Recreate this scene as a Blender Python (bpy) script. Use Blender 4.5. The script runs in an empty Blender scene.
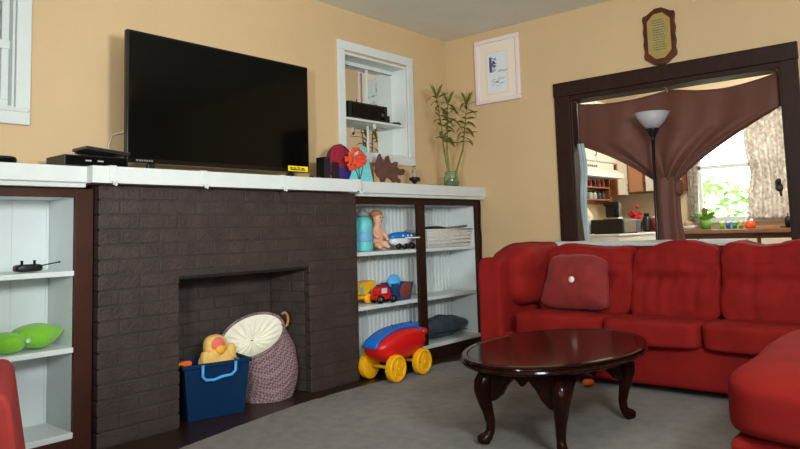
import bpy, math, random
from mathutils import Vector, Matrix, noise
random.seed(7)
COL = bpy.context.scene.collection
PI = math.pi

# ------------------------------------------------------------------ materials
def lin(c):
    return tuple(((v/255)/12.92 if v/255 <= .04045 else ((v/255+.055)/1.055)**2.4) for v in c)
MATS = {}
def mat(name, rgb, rough=.6, metal=0, var=0, vscale=6, bump=0, bscale=60, spec=.5, sheen=0, coat=0, stretch=None, trans=0, ior=1.45, alpha=1, emit=0, dark=None, detail=4):
    if name in MATS: return MATS[name]
    m = bpy.data.materials.new(name); m.use_nodes = True
    nt = m.node_tree; b = nt.nodes['Principled BSDF']
    c = lin(rgb)
    b.inputs['Base Color'].default_value = (*c, 1)
    b.inputs['Roughness'].default_value = rough
    b.inputs['Metallic'].default_value = metal
    b.inputs['Specular IOR Level'].default_value = spec
    b.inputs['Sheen Weight'].default_value = sheen
    b.inputs['Coat Weight'].default_value = coat
    b.inputs['Coat Roughness'].default_value = .08
    b.inputs['Transmission Weight'].default_value = trans
    b.inputs['IOR'].default_value = ior
    b.inputs['Alpha'].default_value = alpha
    if emit:
        b.inputs['Emission Color'].default_value = (*c, 1)
        b.inputs['Emission Strength'].default_value = emit
    tc = nt.nodes.new('ShaderNodeTexCoord'); vec = tc.outputs['Object']
    if stretch:
        mp = nt.nodes.new('ShaderNodeMapping'); mp.inputs['Scale'].default_value = stretch
        nt.links.new(vec, mp.inputs['Vector']); vec = mp.outputs['Vector']
    if var or dark:
        n = nt.nodes.new('ShaderNodeTexNoise'); n.inputs['Scale'].default_value = vscale; n.inputs['Detail'].default_value = detail
        nt.links.new(vec, n.inputs['Vector'])
        r = nt.nodes.new('ShaderNodeValToRGB')
        r.color_ramp.elements[0].position = .3; r.color_ramp.elements[1].position = .7
        d = lin(dark) if dark else tuple(v*(1-var) for v in c)
        r.color_ramp.elements[0].color = (*d, 1)
        e = c if dark else tuple(min(1, v*(1+var)) for v in c)
        r.color_ramp.elements[1].color = (*e, 1)
        nt.links.new(n.outputs['Fac'], r.inputs['Fac']); nt.links.new(r.outputs['Color'], b.inputs['Base Color'])
    if bump:
        n2 = nt.nodes.new('ShaderNodeTexNoise'); n2.inputs['Scale'].default_value = bscale; n2.inputs['Detail'].default_value = 5
        nt.links.new(vec, n2.inputs['Vector'])
        bp = nt.nodes.new('ShaderNodeBump'); bp.inputs['Strength'].default_value = bump; bp.inputs['Distance'].default_value = .01
        nt.links.new(n2.outputs['Fac'], bp.inputs['Height']); nt.links.new(bp.outputs['Normal'], b.inputs['Normal'])
    MATS[name] = m
    return m

wall_m = mat('tan_wall_paint', (204, 175, 132), .55, var=.03, vscale=2, bump=.12, bscale=45)
kwall_m = mat('cream_wall_paint', (214, 196, 162), .7, var=.03, vscale=2)
ceil_m = mat('ceiling_paint', (222, 220, 206), .8, var=.04, vscale=3, bump=.25, bscale=30)
white_m = mat('white_paint', (210, 216, 213), .4, var=.025, vscale=9, bump=.08, bscale=25)
case_white = mat('bookcase_white', (214, 222, 221), .5, var=.02, vscale=7)
brown_m = mat('brown_trim_paint', (50, 26, 17), .5, dark=(36, 18, 12), spec=.3, vscale=9, bump=.1, bscale=40, stretch=(4, 4, 1))
brick_m = mat('painted_brick', (64, 51, 47), .6, dark=(50, 39, 36), vscale=11, bump=.5, bscale=55)
mortar_m = mat('painted_mortar', (52, 42, 40), .65, bump=.4, bscale=70)
fire_m = mat('firebox_brick', (66, 56, 52), .7, dark=(50, 42, 39), vscale=9, bump=.5, bscale=55)
firemort_m = mat('firebox_mortar', (44, 37, 34), .8, bump=.4, bscale=70)
floor_m = mat('dark_floorboards', (54, 34, 25), .32, dark=(34, 22, 17), vscale=5, stretch=(1, 9, 1), bump=.12, bscale=30)
carpet_m = mat('grey_carpet', (138, 134, 130), .95, var=.10, vscale=14, bump=.6, bscale=320, spec=.1)
red_m = mat('red_microfibre', (142, 31, 27), .85, dark=(124, 23, 20), vscale=5, bump=.12, bscale=220, spec=.15)
redseam_m = mat('dark_red_seam', (96, 18, 18), .8)
pillow_m = mat('dusty_red_velvet', (138, 35, 31), .8, dark=(118, 28, 26), vscale=9, bump=.25, bscale=90, sheen=.1)
table_m = mat('mahogany_polish', (40, 15, 10), .13, dark=(25, 9, 6), vscale=4, stretch=(1, 9, 3), spec=.16)
black_m = mat('black_plastic', (16, 16, 17), .35)
gloss_m = mat('black_glass', (6, 6, 5), .08, spec=.2)
grey_m = mat('dark_grey_plastic', (70, 68, 66), .45)
chrome_m = mat('brushed_steel', (190, 190, 188), .25, metal=1)
mirror_m = mat('mirror_glass', (228, 230, 226), .03, metal=1)
glass_m = mat('window_glass', (255, 255, 255), .02, trans=1, ior=1.05)
vase_m = mat('green_glass', (206, 226, 190), .05, trans=.85, ior=1.3)
clear_m = mat('clear_glass', (240, 245, 245), .04, trans=.95, ior=1.3)
leaf_m = mat('leaf_green', (106, 118, 44), .5, dark=(78, 84, 34), vscale=30)
stalk_m = mat('bamboo_green', (112, 128, 56), .45)
yellow_m = mat('yellow_plastic', (240, 176, 20), .32)
redp_m = mat('red_plastic', (206, 24, 26), .3)
bluep_m = mat('blue_plastic', (22, 110, 205), .3)
navy_m = mat('navy_plastic', (4, 40, 74), .5, spec=.2)
lblue_m = mat('light_blue_plastic', (70, 160, 225), .4)
green_m = mat('lime_plush', (122, 196, 44), .9, bump=.5, bscale=150, var=.06, vscale=12, sheen=.3)
skin_m = mat('doll_skin', (224, 172, 140), .5)
hair_m = mat('doll_hair', (176, 120, 70), .7)
teal_m = mat('teal_plastic', (70, 190, 186), .45, dark=(120, 200, 205), vscale=14)
orange_m = mat('orange_plastic', (236, 104, 28), .4)
tan_m = mat('tan_leather', (176, 122, 84), .6)
cream_m = mat('cream_fabric', (232, 228, 208), .85, bump=.3, bscale=60)
wood_m = mat('brown_cabinet_wood', (150, 92, 52), .45, dark=(124, 72, 38), vscale=5, stretch=(6, 6, 1))
cabw_m = mat('kitchen_cabinet_white', (220, 214, 200), .45)
counter_m = mat('brown_counter', (128, 92, 66), .45, var=.1, vscale=20)
sheet_m = mat('lace_grey', (186, 188, 186), .8)

# ------------------------------------------------------------------ mesh builder
class MB:
    def __init__(s): s.v = []; s.f = []
    def add(s, vs, fs):
        o = len(s.v); s.v += [tuple(v) for v in vs]; s.f += [tuple(i+o for i in f) for f in fs]; return s
    def box(s, x0, y0, z0, x1, y1, z1):
        x0, x1 = sorted((x0, x1)); y0, y1 = sorted((y0, y1)); z0, z1 = sorted((z0, z1))
        return s.add([(x0,y0,z0),(x1,y0,z0),(x1,y1,z0),(x0,y1,z0),(x0,y0,z1),(x1,y0,z1),(x1,y1,z1),(x0,y1,z1)],
                     [(0,3,2,1),(4,5,6,7),(0,1,5,4),(1,2,6,5),(2,3,7,6),(3,0,4,7)])
    def prism(s, poly, h0, h1, axis='z'):
        # poly: list of 2d points; extruded along axis between h0 and h1. axis y: poly=(x,z); x: poly=(y,z)
        n = len(poly)
        def P(p, h): return {'z': (p[0], p[1], h), 'y': (p[0], h, p[1]), 'x': (h, p[0], p[1])}[axis]
        vs = [P(p, h0) for p in poly] + [P(p, h1) for p in poly]
        fs = [tuple(range(n))[::-1], tuple(range(n, 2*n))] + [(i, (i+1) % n, n+(i+1) % n, n+i) for i in range(n)]
        return s.add(vs, fs)
    def tube(s, pts, r, n=10, closed=False, sq=1):
        pts = [Vector(p) for p in pts]; m = len(pts)
        rs = r if isinstance(r, (list, tuple)) else [r]*m
        vs = []; up = None
        for i, p in enumerate(pts):
            if closed: t = pts[(i+1) % m]-pts[i-1]
            else: t = pts[min(i+1, m-1)]-pts[max(i-1, 0)]
            t.normalize()
            if up is None:
                a = Vector((0,0,1)) if abs(t.z) < .9 else Vector((1,0,0))
                up = (a - t*a.dot(t)).normalized()
            else: up = (up - t*up.dot(t)).normalized()
            b = t.cross(up)
            for k in range(n):
                an = 2*PI*k/n
                vs.append(p + up*math.cos(an)*rs[i] + b*math.sin(an)*rs[i]*sq)
        fs = []
        for i in range(m if closed else m-1):
            j = (i+1) % m
            for k in range(n):
                fs.append((i*n+k, i*n+(k+1) % n, j*n+(k+1) % n, j*n+k))
        if not closed: fs += [tuple(range(n))[::-1], tuple(range((m-1)*n, m*n))]
        return s.add(vs, fs)
    def lathe(s, prof, c=(0,0,0), n=24, axis='z', sx=1, sy=1):
        vs = []; fs = []; m = len(prof)
        for (r, h) in prof:
            for k in range(n):
                a = 2*PI*k/n; u, w = r*math.cos(a)*sx, r*math.sin(a)*sy
                if axis == 'z': vs.append((c[0]+u, c[1]+w, c[2]+h))
                elif axis == 'y': vs.append((c[0]+u, c[1]+h, c[2]+w))
                else: vs.append((c[0]+h, c[1]+u, c[2]+w))
        for i in range(m-1):
            for k in range(n): fs.append((i*n+k, i*n+(k+1) % n, (i+1)*n+(k+1) % n, (i+1)*n+k))
        fs += [tuple(range(n))[::-1], tuple(range((m-1)*n, m*n))]
        return s.add(vs, fs)
    def ball(s, c, rx, ry=None, rz=None, n=16, m=10):
        ry = ry or rx; rz = rz or rx
        vs = [(c[0], c[1], c[2]-rz)]
        for i in range(1, m):
            t = -PI/2 + PI*i/m
            for k in range(n):
                a = 2*PI*k/n; vs.append((c[0]+rx*math.cos(t)*math.cos(a), c[1]+ry*math.cos(t)*math.sin(a), c[2]+rz*math.sin(t)))
        vs.append((c[0], c[1], c[2]+rz)); last = len(vs)-1
        fs = [(0, 1+(k+1) % n, 1+k) for k in range(n)]
        for i in range(m-2):
            for k in range(n): fs.append((1+i*n+k, 1+i*n+(k+1) % n, 1+(i+1)*n+(k+1) % n, 1+(i+1)*n+k))
        b = 1+(m-2)*n
        fs += [(b+k, b+(k+1) % n, last) for k in range(n)]
        return s.add(vs, fs)
    def grid(s, fn, nu, nv):
        vs = [fn(i/nu, j/nv) for j in range(nv+1) for i in range(nu+1)]
        fs = [(j*(nu+1)+i, j*(nu+1)+i+1, (j+1)*(nu+1)+i+1, (j+1)*(nu+1)+i) for j in range(nv) for i in range(nu)]
        return s.add(vs, fs)
    def soft(s, c, hx, hy, hz, k=6, n=16, fn=None):
        # superquadric rounded block
        idx = {}; vs = []; fs = []
        def vid(p):
            key = tuple(round(t*n) for t in p)
            if key in idx: return idx[key]
            x, y, z = p
            d = (abs(x)**k+abs(y)**k+abs(z)**k)**(1/k)
            q = Vector((x/d, y/d, z/d))
            w = Vector((q.x*hx, q.y*hy, q.z*hz))
            if fn: w = fn(w, q)
            idx[key] = len(vs); vs.append((c[0]+w[0], c[1]+w[1], c[2]+w[2])); return idx[key]
        g = [-1+2*i/n for i in range(n+1)]
        for ax in range(3):
            for sgn in (-1, 1):
                for i in range(n):
                    for j in range(n):
                        q = []
                        for (a, b) in ((i,j),(i+1,j),(i+1,j+1),(i,j+1)):
                            p = [0,0,0]; p[ax] = sgn; p[(ax+1) % 3] = g[a]; p[(ax+2) % 3] = g[b]; q.append(vid(p))
                        fs.append(tuple(q) if sgn > 0 else tuple(q[::-1]))
        return s.add(vs, fs)
    def build(s, name, m, parent=None, bevel=0, smooth=False, seg=2, local=False, sub=0, autos=None, solid=0):
        me = bpy.data.meshes.new(name); vs = s.v
        o = bpy.data.objects.new(name, me); COL.objects.link(o)
        if parent is not None:
            o.parent = parent
            if not local:
                w = Vector((0,0,0)); p = parent
                while p is not None: w += p.location; p = p.parent
                vs = [tuple(Vector(v)-w) for v in vs]
        elif not local:
            # origin at the middle of the base
            xs = [v[0] for v in vs]; ys = [v[1] for v in vs]; zs = [v[2] for v in vs]
            w = Vector(((min(xs)+max(xs))/2, (min(ys)+max(ys))/2, min(zs)))
            vs = [tuple(Vector(v)-w) for v in vs]; o.location = w
        me.from_pydata(vs, [], s.f); me.update()
        import bmesh
        bm = bmesh.new(); bm.from_mesh(me); bmesh.ops.recalc_face_normals(bm, faces=bm.faces); bm.to_mesh(me); bm.free()
        me.materials.append(m)
        if smooth:
            for p in me.polygons: p.use_smooth = True
            if autos: me.set_sharp_from_angle(angle=math.radians(autos))
        if solid:
            md = o.modifiers.new('s', 'SOLIDIFY'); md.thickness = solid; md.offset = 0
        if bevel:
            md = o.modifiers.new('b', 'BEVEL'); md.width = bevel; md.segments = seg; md.limit_method = 'ANGLE'; md.angle_limit = .6
        if sub:
            md = o.modifiers.new('u', 'SUBSURF'); md.levels = sub; md.render_levels = sub
        return o
def B(*a): return MB().box(*a)
def tag(o, label, cat, group=None, kind=None):
    o['label'] = label; o['category'] = cat
    if group: o['group'] = group
    if kind: o['kind'] = kind
    return o
def thing(name, label, cat, loc=(0,0,0), rz=0, group=None):
    o = bpy.data.objects.new(name, None); COL.objects.link(o); o.location = loc; o.rotation_euler = (0,0,rz)
    o.empty_display_size = .1
    return tag(o, label, cat, group)
def struct(name, mb, m, bevel=0, **k):
    o = mb.build(name, m, None, bevel, **k); o['kind'] = 'structure'; return o
def ring(mb, x0, z0, x1, z1, w, y0, y1, axis='y'):
    # rectangular frame of width w inside the outer rectangle
    def bx(a0, c0, a1, c1):
        if axis == 'y': mb.box(a0, y0, c0, a1, y1, c1)
        else: mb.box(y0, a0, c0, y1, a1, c1)
    a0, a1 = sorted((x0, x1))
    bx(a0, z0, a1, z0+w); bx(a0, z1-w, a1, z1); bx(a0, z0+w, a0+w, z1-w); bx(a1-w, z0+w, a1, z1-w)
    return mb

H = 2.68
XW, YF = -6.6, -5.0       # far walls of the living room
KX, KY = 3.5, -3.2        # kitchen walls
# ------------------------------------------------------------------ shell
struct('floor', B(XW, YF, -.1, KX+.1, .25, 0), floor_m)
struct('ceiling', B(XW, YF, H, KX+.1, .25, H+.1), ceil_m)
NX0, NX1, NZ0, NZ1 = -1.318, -.579, 1.585, 2.352      # niche opening
WX0, WX1, WZ0, WZ1 = -4.55, -3.615, 1.64, 2.5         # left window opening
w = MB()
w.box(XW, 0, 0, WX0, .2, H); w.box(WX0, 0, 0, WX1, .2, WZ0); w.box(WX0, 0, WZ1, WX1, .2, H)
w.box(WX1, 0, 0, NX0, .2, H); w.box(NX0, 0, 0, NX1, .2, NZ0); w.box(NX0, 0, NZ1, NX1, .2, H); w.box(NX0, .17, NZ0, NX1, .2, NZ1)
w.box(NX1, 0, 0, 0, .2, H)
struct('wall_left', w, wall_m)
DY0, DY1, DZ = -1.2, -2.667, 1.975
w = MB(); w.box(0, 0, 0, .15, DY0, H); w.box(0, DY0, DZ, .15, DY1, H); w.box(0, DY1, 0, .15, YF, H)
struct('wall_back', w, wall_m)
plain_m = mat('pale_wall_paint', (205, 203, 196), .7, var=.03, vscale=2)
struct('wall_right', B(XW, YF-.1, 0, .15, YF, H), plain_m)
struct('wall_front', B(XW-.1, YF, 0, XW, .2, H), plain_m)
struct('wall_kitchen_left', B(0.15, 0, 0, KX+.1, .2, H), kwall_m)
KW = dict(y0=-2.10, y1=-1.05, z0=1.0, z1=2.25)
w = MB(); w.box(KX, 0, 0, KX+.1, KW['y1'], H); w.box(KX, KW['y0'], 0, KX+.1, KW['y1'], KW['z0']); w.box(KX, KW['y0'], KW['z1'], KX+.1, KW['y1'], H); w.box(KX, KY, 0, KX+.1, KW['y0'], H)
struct('wall_kitchen_far', w, kwall_m)
struct('wall_kitchen_right', B(.15, KY-.1, 0, KX+.1, KY, H), kwall_m)

# doorway casing
c = MB(); c.box(-.026, -1.064, 0, -.001, -1.196, 2.0); c.box(-.03, -1.060, 2.0, -.001, -2.775, 2.113); c.box(-.026, -2.667, 0, -.001, -2.770, 2.0)
c.box(-.02, DY0, 1.962, .17, DY1, 2.0)
struct('trim_1', c, brown_m, .004)
c = MB(); c.box(-.012, -1.1965, 0, .17, -1.2055, 1.962); c.box(-.012, -2.655, 0, .17, -2.69, 1.962)

struct('trim_2', c, mat('dark_jamb', (44, 25, 20), .45, bump=.2, bscale=30), .003)

# left window
wf = MB(); ring(wf, WX0-.069, WZ0-.082, WX1+.069, WZ1+.07, .07, -.024, -.001)
wf.box(WX0-.085, -.03, WZ0-.02, WX1+.06, 0, WZ0)
win = wf.build('window_1', white_m, None, .005); win['kind'] = 'structure'
sm = MB(); ring(sm, WX0+.013, WZ0+.011, WX1-.013, WZ1-.011, .035, .04, .075); sm.box(WX0, .035, 1.94, WX1, .08, 1.985)
sm.box(WX1-.16, .04, WZ0, WX1-.145, .07, WZ1)
sm.build('sash', white_m, win, .003)
q = MB(); q.box(WX0+.0005, -.001, WZ0+.0005, WX0+.012, .19, WZ1-.0005); q.box(WX1-.012, -.001, WZ0+.0005, WX1-.0005, .19, WZ1-.0005); q.box(WX0+.012, -.001, WZ0+.0005, WX1-.012, .19, WZ0+.01); q.box(WX0+.012, -.001, WZ1-.01, WX1-.012, .19, WZ1-.0005); q.build('lining', white_m, win)
B(WX0+.02, .055, WZ0+.02, WX1-.02, .06, WZ1-.02).build('pane', glass_m, win)
lc = mat('sheer_grey_curtain', (196, 196, 188), .9, var=.12, vscale=10, stretch=(10, 1, .6))
tag(MB().grid(lambda u, v: (WX0+.03+u*(WX1-WX0-.06), .115+.014*math.sin(u*70), WZ0+.01+v*(WZ1-WZ0-.02)), 160, 2).build('sheer_curtain', lc, smooth=True, solid=.002),
    'pale grey sheer curtain hanging in the white window at the left edge', 'curtain')

# niche: white casing, lining, mirror back
nf = MB(); ring(nf, -1.389, 1.515, -.508, 2.43, .07, -.022, -.001)
n = nf.build('trim_3', white_m, None, .004); n['kind'] = 'structure'
li = MB(); li.box(NX0+.001, -.002, NZ0+.001, NX0+.02, .165, NZ1-.001); li.box(NX1-.012, -.002, NZ0+.001, NX1-.001, .165, NZ1-.001)
li.box(NX0+.02, -.002, NZ0+.001, NX1-.012, .165, NZ0+.015); li.box(NX0+.02, -.002, NZ1-.02, NX1-.012, .165, NZ1-.001)
li.box(NX0+.02, .13, NZ1-.05, NX1-.012, .15, NZ1-.02)
li.build('niche_lining', white_m, n, .002)
mr = tag(B(NX0+.021, .157, NZ0+.016, NX1-.013, .163, NZ1-.021).build('mirror', mirror_m), 'mirror backing the white framed wall niche above the mantel', 'mirror')
B(-.9, .150, NZ0+.016, -.888, .1565, NZ1-.051).build('joint_strip', white_m, mr)
sh = tag(B(NX0+.021, .01, 1.838, NX1-.013, .148, 1.856).build('niche_shelf', white_m, bevel=.002), 'thin white shelf inside the mirrored wall niche', 'shelf')
br = MB(); br.box(-.948, .03, 1.80, -.932, .05, 1.8375); br.build('bracket', white_m, sh, .002)
MB().ball((-.932, .03, 1.79), .012).build('hook', mat('rust', (120, 70, 40), .6), sh, smooth=True)
# on the niche shelf
r = thing('receiver', 'black stereo receiver on the niche shelf', 'receiver', (-1.0, .08, 1.856))
B(-1.24, .03, 1.861, -.79, .146, 1.99).build('case', black_m, r, .004)
B(-1.2, .026, 1.875, -.83, .0298, 1.975).build('front_panel', gloss_m, r)
MB().lathe([(.014, 0), (.014, -.008)], (-.86, .0258, 1.915), axis='y').build('knob', grey_m, r)
for x in (-1.2, -.83): B(x-.012, .06, 1.856, x+.012, .12, 1.8612).build('foot', grey_m, r)
fg = thing('figurine', 'tiny black figurine beside the receiver in the niche', 'figurine', (-.735, .07, 1.856))
MB().lathe([(.022, 0), (.02, .01), (.009, .022), (.013, .04), (.006, .05)], (-.735, .07, 1.856), 14).build('body', black_m, fg, smooth=True)
MB().ball((-.735, .07, 1.916), .013).build('head', black_m, fg, smooth=True)
rm = thing('remote_control', 'black curved remote hanging over the right end of the niche shelf', 'remote', (-.655, .06, 1.8565))
MB().soft((-.66, .06, 1.868), .055, .03, .012, 3, 10).build('shell', black_m, rm, smooth=True)
MB().soft((-.64, .045, 1.8785), .016, .01, .004, 3, 6).build('button_pad', grey_m, rm, smooth=True)

# ------------------------------------------------------------------ fireplace
fp = thing('fireplace', 'dark brown painted brick fireplace with open firebox between the white bookcases', 'fireplace', (-2.465, -.2, 0))
FX0, FX1, FY = -3.355, -1.575, -.348
OX0, OX1, OZ = -2.917, -2.008, .767
def brick_rows(mb, x0, x1, z0, z1, fy, depth, skip=None, rowh=.0715, bl=.215, jit=.003):
    nrow = round((z1-z0)/rowh); rh = (z1-z0)/nrow
    for i in range(nrow):
        za, zb = z0+i*rh+.004, z0+(i+1)*rh-.004
        spans = [(x0, x1)]
        if skip and za < skip[2]-.02: spans = [(x0, skip[0]), (skip[1], x1)]
        for (a, b) in spans:
            x = a
            first = True
            while x < b-.001:
                L = bl*(.5 if (first and i % 2) else 1); first = False
                e = min(x+L, b)
                if b-e < .05: e = b
                ra = .0 if abs(x-a) < 1e-4 else .004
                rb = .0 if abs(e-b) < 1e-4 else .004
                j = random.uniform(0, jit)
                jx = random.uniform(0, .004)
                mb.box(x+ra+jx*(ra == 0), fy+j, za, e-rb-jx*(rb == 0), fy+depth, zb)
                x = e
bm_ = MB(); brick_rows(bm_, FX0, FX1, 0, 1.248, FY, .05, (OX0, OX1, OZ))
bm_.build('brick_face', brick_m, fp, .004)
mm = MB(); mm.box(FX0+.008, FY+.0035, 0.0, OX0-.008, -.004, 1.2475); mm.box(OX1+.008, FY+.0035, 0, FX1-.008, -.004, 1.2475); mm.box(OX0-.008, FY+.0035, OZ+.01, OX1+.008, -.004, 1.2475)
mm.build('mortar_bed', mortar_m, fp)
B(OX0-.005, FY+.012, OZ-.006, OX1+.005, -.03, OZ+.0095).build('lintel', mat('iron_lintel', (20, 18, 17), .6), fp)
# firebox lining
bk = MB(); brick_rows(bk, OX0, -2.06, 0, OZ-.01, -.03, .02)
bk.box(OX0, -.022, 0, -2.05, -.008, OZ-.008)
bk.build('firebox_back', fire_m, fp, .003)
rw = MB()
nrow = 11; rh = (OZ-.012)/nrow
P0 = Vector((OX1+.004, FY+.052, 0)); P1 = Vector((-2.062, -.03, 0)); d = (P1-P0); L = d.length; d.normalize(); nrm = Vector((-d.y, d.x, 0))
if nrm.x > 0: nrm = -nrm
def obox(mb, p, q, z0, z1, t):
    a = [p, q, q-nrm*t, p-nrm*t]
    mb.add([(v.x, v.y, z0) for v in a]+[(v.x, v.y, z1) for v in a], [(3,2,1,0),(4,5,6,7),(0,1,5,4),(1,2,6,5),(2,3,7,6),(3,0,4,7)])
for i in range(nrow):
    cut = [.0, .11, .31] if i % 2 else [.0, .21, .31]
    cut = [t for t in cut if t < L-.05]+[L]
    for a, b in zip(cut, cut[1:]): obox(rw, P0+d*(a+.003), P0+d*(b-.003), i*rh+.004, (i+1)*rh-.004, .02)
obox(rw, P0-nrm*.007, P1-nrm*.007, 0, OZ-.012, .02)
rw.build('firebox_side', fire_m, fp, .003)
lw = MB()
for i in range(nrow): lw.box(OX0-.012, FY+.05, i*rh+.004, OX0+.012, -.03, (i+1)*rh-.004)
lw.build('firebox_side', fire_m, fp, .003)

# ------------------------------------------------------------------ mantel shelf
ms = thing('mantel_shelf', 'long white painted mantel shelf running over fireplace and bookcases', 'mantel', (-2.3, -.2, 1.232))
MZ = 1.330
def mant(x0, x1, yf, zb):
    m_ = MB()
    m_.prism([(0, MZ), (yf, MZ), (yf, zb+.024), (yf+.012, zb+.02), (yf+.016, zb), (0, zb)], x0, x1, 'x')
    return m_
mant(-5.2, -3.42, -.37, 1.231).build('side_shelf', white_m, ms, .003)
m_ = MB(); m_.prism([(-.001, MZ+.001), (-.43, MZ+.001), (-.43, 1.2505), (-.001, 1.2505)], -3.425, -1.642, 'x')
m_.box(-3.418, -.425, 1.2505, -3.40, -.37, 1.2515)
m_.build('center_shelf', white_m, ms, .006)
m_ = MB(); m_.prism([(-.001, MZ), (-.40, MZ), (-.40, 1.262), (-.37, 1.245), (-.001, 1.245)], -1.6415, -1.56, 'x')
m_.build('end_block', white_m, ms, .004)
mant(-1.5595, -.002, -.372, 1.228).build('side_shelf', white_m, ms, .003)
for i, (x, wh) in enumerate(((-3.326, 'near the left end of the brick'), (-2.822, 'below the middle of the television'), (-2.279, 'below the right half of the television'), (-1.63, 'at the corner by the flower artwork'))):
    cm = MB(); cm.box(x-.018, -.4345, 1.258, x+.018, -.4305, 1.336); cm.box(x-.018, -.4345, 1.3315, x+.018, -.38, 1.336)
    cm.tube([(x, -.4425, 1.262), (x, -.446, 1.244), (x, -.462, 1.24), (x, -.468, 1.256)], .007, 8)
    tag(cm.build('mantel_hook', white_m, None, .002), f'white hook clipped over the mantel edge {wh}', 'hook', 'stocking hooks on the mantel')

# ------------------------------------------------------------------ bookcases
def bead_back(mb, x0, x1, y, z0, z1, pitch, gw, gd):
    pts = []; x = x0
    while x < x1-.001:
        e = min(x+pitch, x1)
        pts += [(x, y), (e-gw, y), (e-gw*.75, y+gd), (e-gw*.25, y+gd)]
        x = e
    pts.append((x1, y))
    n = len(pts); vs = [(p[0], p[1], z0) for p in pts]+[(p[0], p[1], z1) for p in pts]
    mb.add(vs, [(i, i+1, n+i+1, n+i) for i in range(n-1)])
    mb.box(x0, y+gd+.002, z0, x1, y+gd+.006, z1)
CY = -.305
SH = [(.440, .468), (.815, .842)]
bl = thing('bookcase', 'built in white bookcase left of the fireplace, with brown frame', 'bookcase', (-4.0, -.15, 0))
LX0, LX1 = -4.9, -3.447
m_ = MB(); m_.box(-3.446, CY, 0, -3.359, CY+.025, 1.229); m_.box(LX0, CY, 1.187, -3.446, CY+.025, 1.229); m_.box(LX0, CY, 0, -3.446, CY+.025, .07); m_.box(LX0-.08, CY, 0, LX0, CY+.025, 1.229)
m_.build('face_frame', mat('brown_trim_lit', (66, 32, 20), .5, dark=(54, 25, 16), vscale=9, spec=.3), bl, .003)  # same brown as the right frame, with the stronger light here painted in
m_ = MB(); bead_back(m_, LX0, LX1, -.02, .09, 1.187, .16, .006, .004); m_.build('back_panel', case_white, bl)
m_ = MB(); m_.box(-3.446, CY+.026, .07, -3.41, -.006, 1.228); m_.build('side_panel', case_white, bl)
B(LX0-.02, CY+.026, .07, LX0-.0005, -.006, 1.228).build('side_panel', case_white, bl)
B(LX0, CY-.002, .0705, -3.447, -.021, .098).build('bottom_shelf', case_white, bl, .003)
for a, b in ((.459, .484), (.815, .840)): B(LX0, CY+.002, a, -3.447, -.021, b).build('shelf', case_white, bl, .003)
B(LX0, CY+.026, 1.187, -3.447, -.021, 1.2).build('top_panel', case_white, bl)

b2 = thing('bookcase', 'built in white bookcase right of the fireplace holding toys and a basket', 'bookcase', (-.8, -.15, 0))
m_ = MB(); m_.box(-1.573, CY, 0, -1.53, CY+.025, 1.226); m_.box(-.86, CY, .08, -.768, CY+.025, 1.178); m_.box(-.068, CY, 0, -.002, CY+.025, 1.226)
m_.box(-1.53, CY, 1.178, -.068, CY+.025, 1.226); m_.box(-1.53, CY, 0, -.068, CY+.025, .082)
m_.build('face_frame', brown_m, b2, .003)
# loose dark cable moulding down the right edge
MB().tube([(-.012+.004*math.sin(z*23), CY-.006, z) for z in [1.22-.05*i for i in range(24)]], .006, 6).build('edge_bead', brown_m, b2, smooth=True)
m_ = MB(); bead_back(m_, -1.53, -.004, -.024, .1, 1.178, .046, .020, .014); m_.build('back_panel', case_white, b2)
B(-1.56, CY+.026, .082, -1.531, -.006, 1.225).build('side_panel', case_white, b2)
B(-.062, CY+.026, .082, -.004, -.021, 1.178).build('side_panel', case_white, b2)
B(-1.53, CY-.001, .083, -.063, -.021, .112).build('bottom_shelf', case_white, b2, .003)
for a, b in SH:
    B(-1.53, CY+.027, a, -.063, -.021, b).build('shelf', case_white, b2, .003)
B(-1.53, CY+.026, 1.178, -.063, -.021, 1.2).build('top_panel', case_white, b2)

# ------------------------------------------------------------------ television & mantel items
tv = thing('television', 'large black flat screen television standing on the mantel', 'television', (-2.53, -.24, MZ+.001))
ty = -.25
B(-3.163, ty, 1.378, -1.903, ty+.035, 2.083).build('bezel', mat('tv_bezel', (9, 9, 10), .18), tv, .006)
B(-3.150, ty-.0008, 1.402, -1.916, ty-.0001, 2.070).build('screen', gloss_m, tv)
B(-2.95, ty+.0352, 1.45, -2.12, ty+.06, 1.9).build('back_housing', black_m, tv, .01)
for x in (-3.02, -2.05):
    q = MB(); q.box(x-.02, ty+.005, 1.334, x+.02, ty+.03, 1.377); q.box(x-.025, ty-.08, 1.331, x+.025, ty+.11, 1.338); q.build('foot', black_m, tv, .003)
st = B(-2.085, ty-.0022, 1.384, -1.918, ty-.0009, 1.418).build('energy_sticker', mat('sticker_yellow', (242, 214, 30), .5), tv)
q = MB()
for x0, x1, z in ((-2.07, -2.045, 1.404), (-2.04, -2.02, 1.404), (-2.01, -1.985, 1.406), (-1.975, -1.95, 1.404), (-2.065, -1.94, 1.394)):
    q.box(x0, ty-.0028, z-.003, x1, ty-.0023, z+.004)
q.build('sticker_print', black_m, st)
q = MB()
for i in range(7): q.box(-3.11+i*.014, ty-.0013, 1.386, -3.101+i*.014, ty-.0002, 1.395)
q.build('logo', mat('logo_grey', (120, 120, 122), .4), tv)
cb = tag(MB().tube([(-3.10, -.1, 1.336), (-3.11, -.04, 1.37), (-3.135, -.012, 1.43), (-3.14, -.012, 1.49), (-3.12, -.012, 1.55), (-3.07, -.1, 1.57), (-3.0, -.17, 1.56)], .003, 6).build('television_cable', white_m, smooth=True),
         'thin white cable looping up the wall at the left of the television', 'cable')
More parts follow.
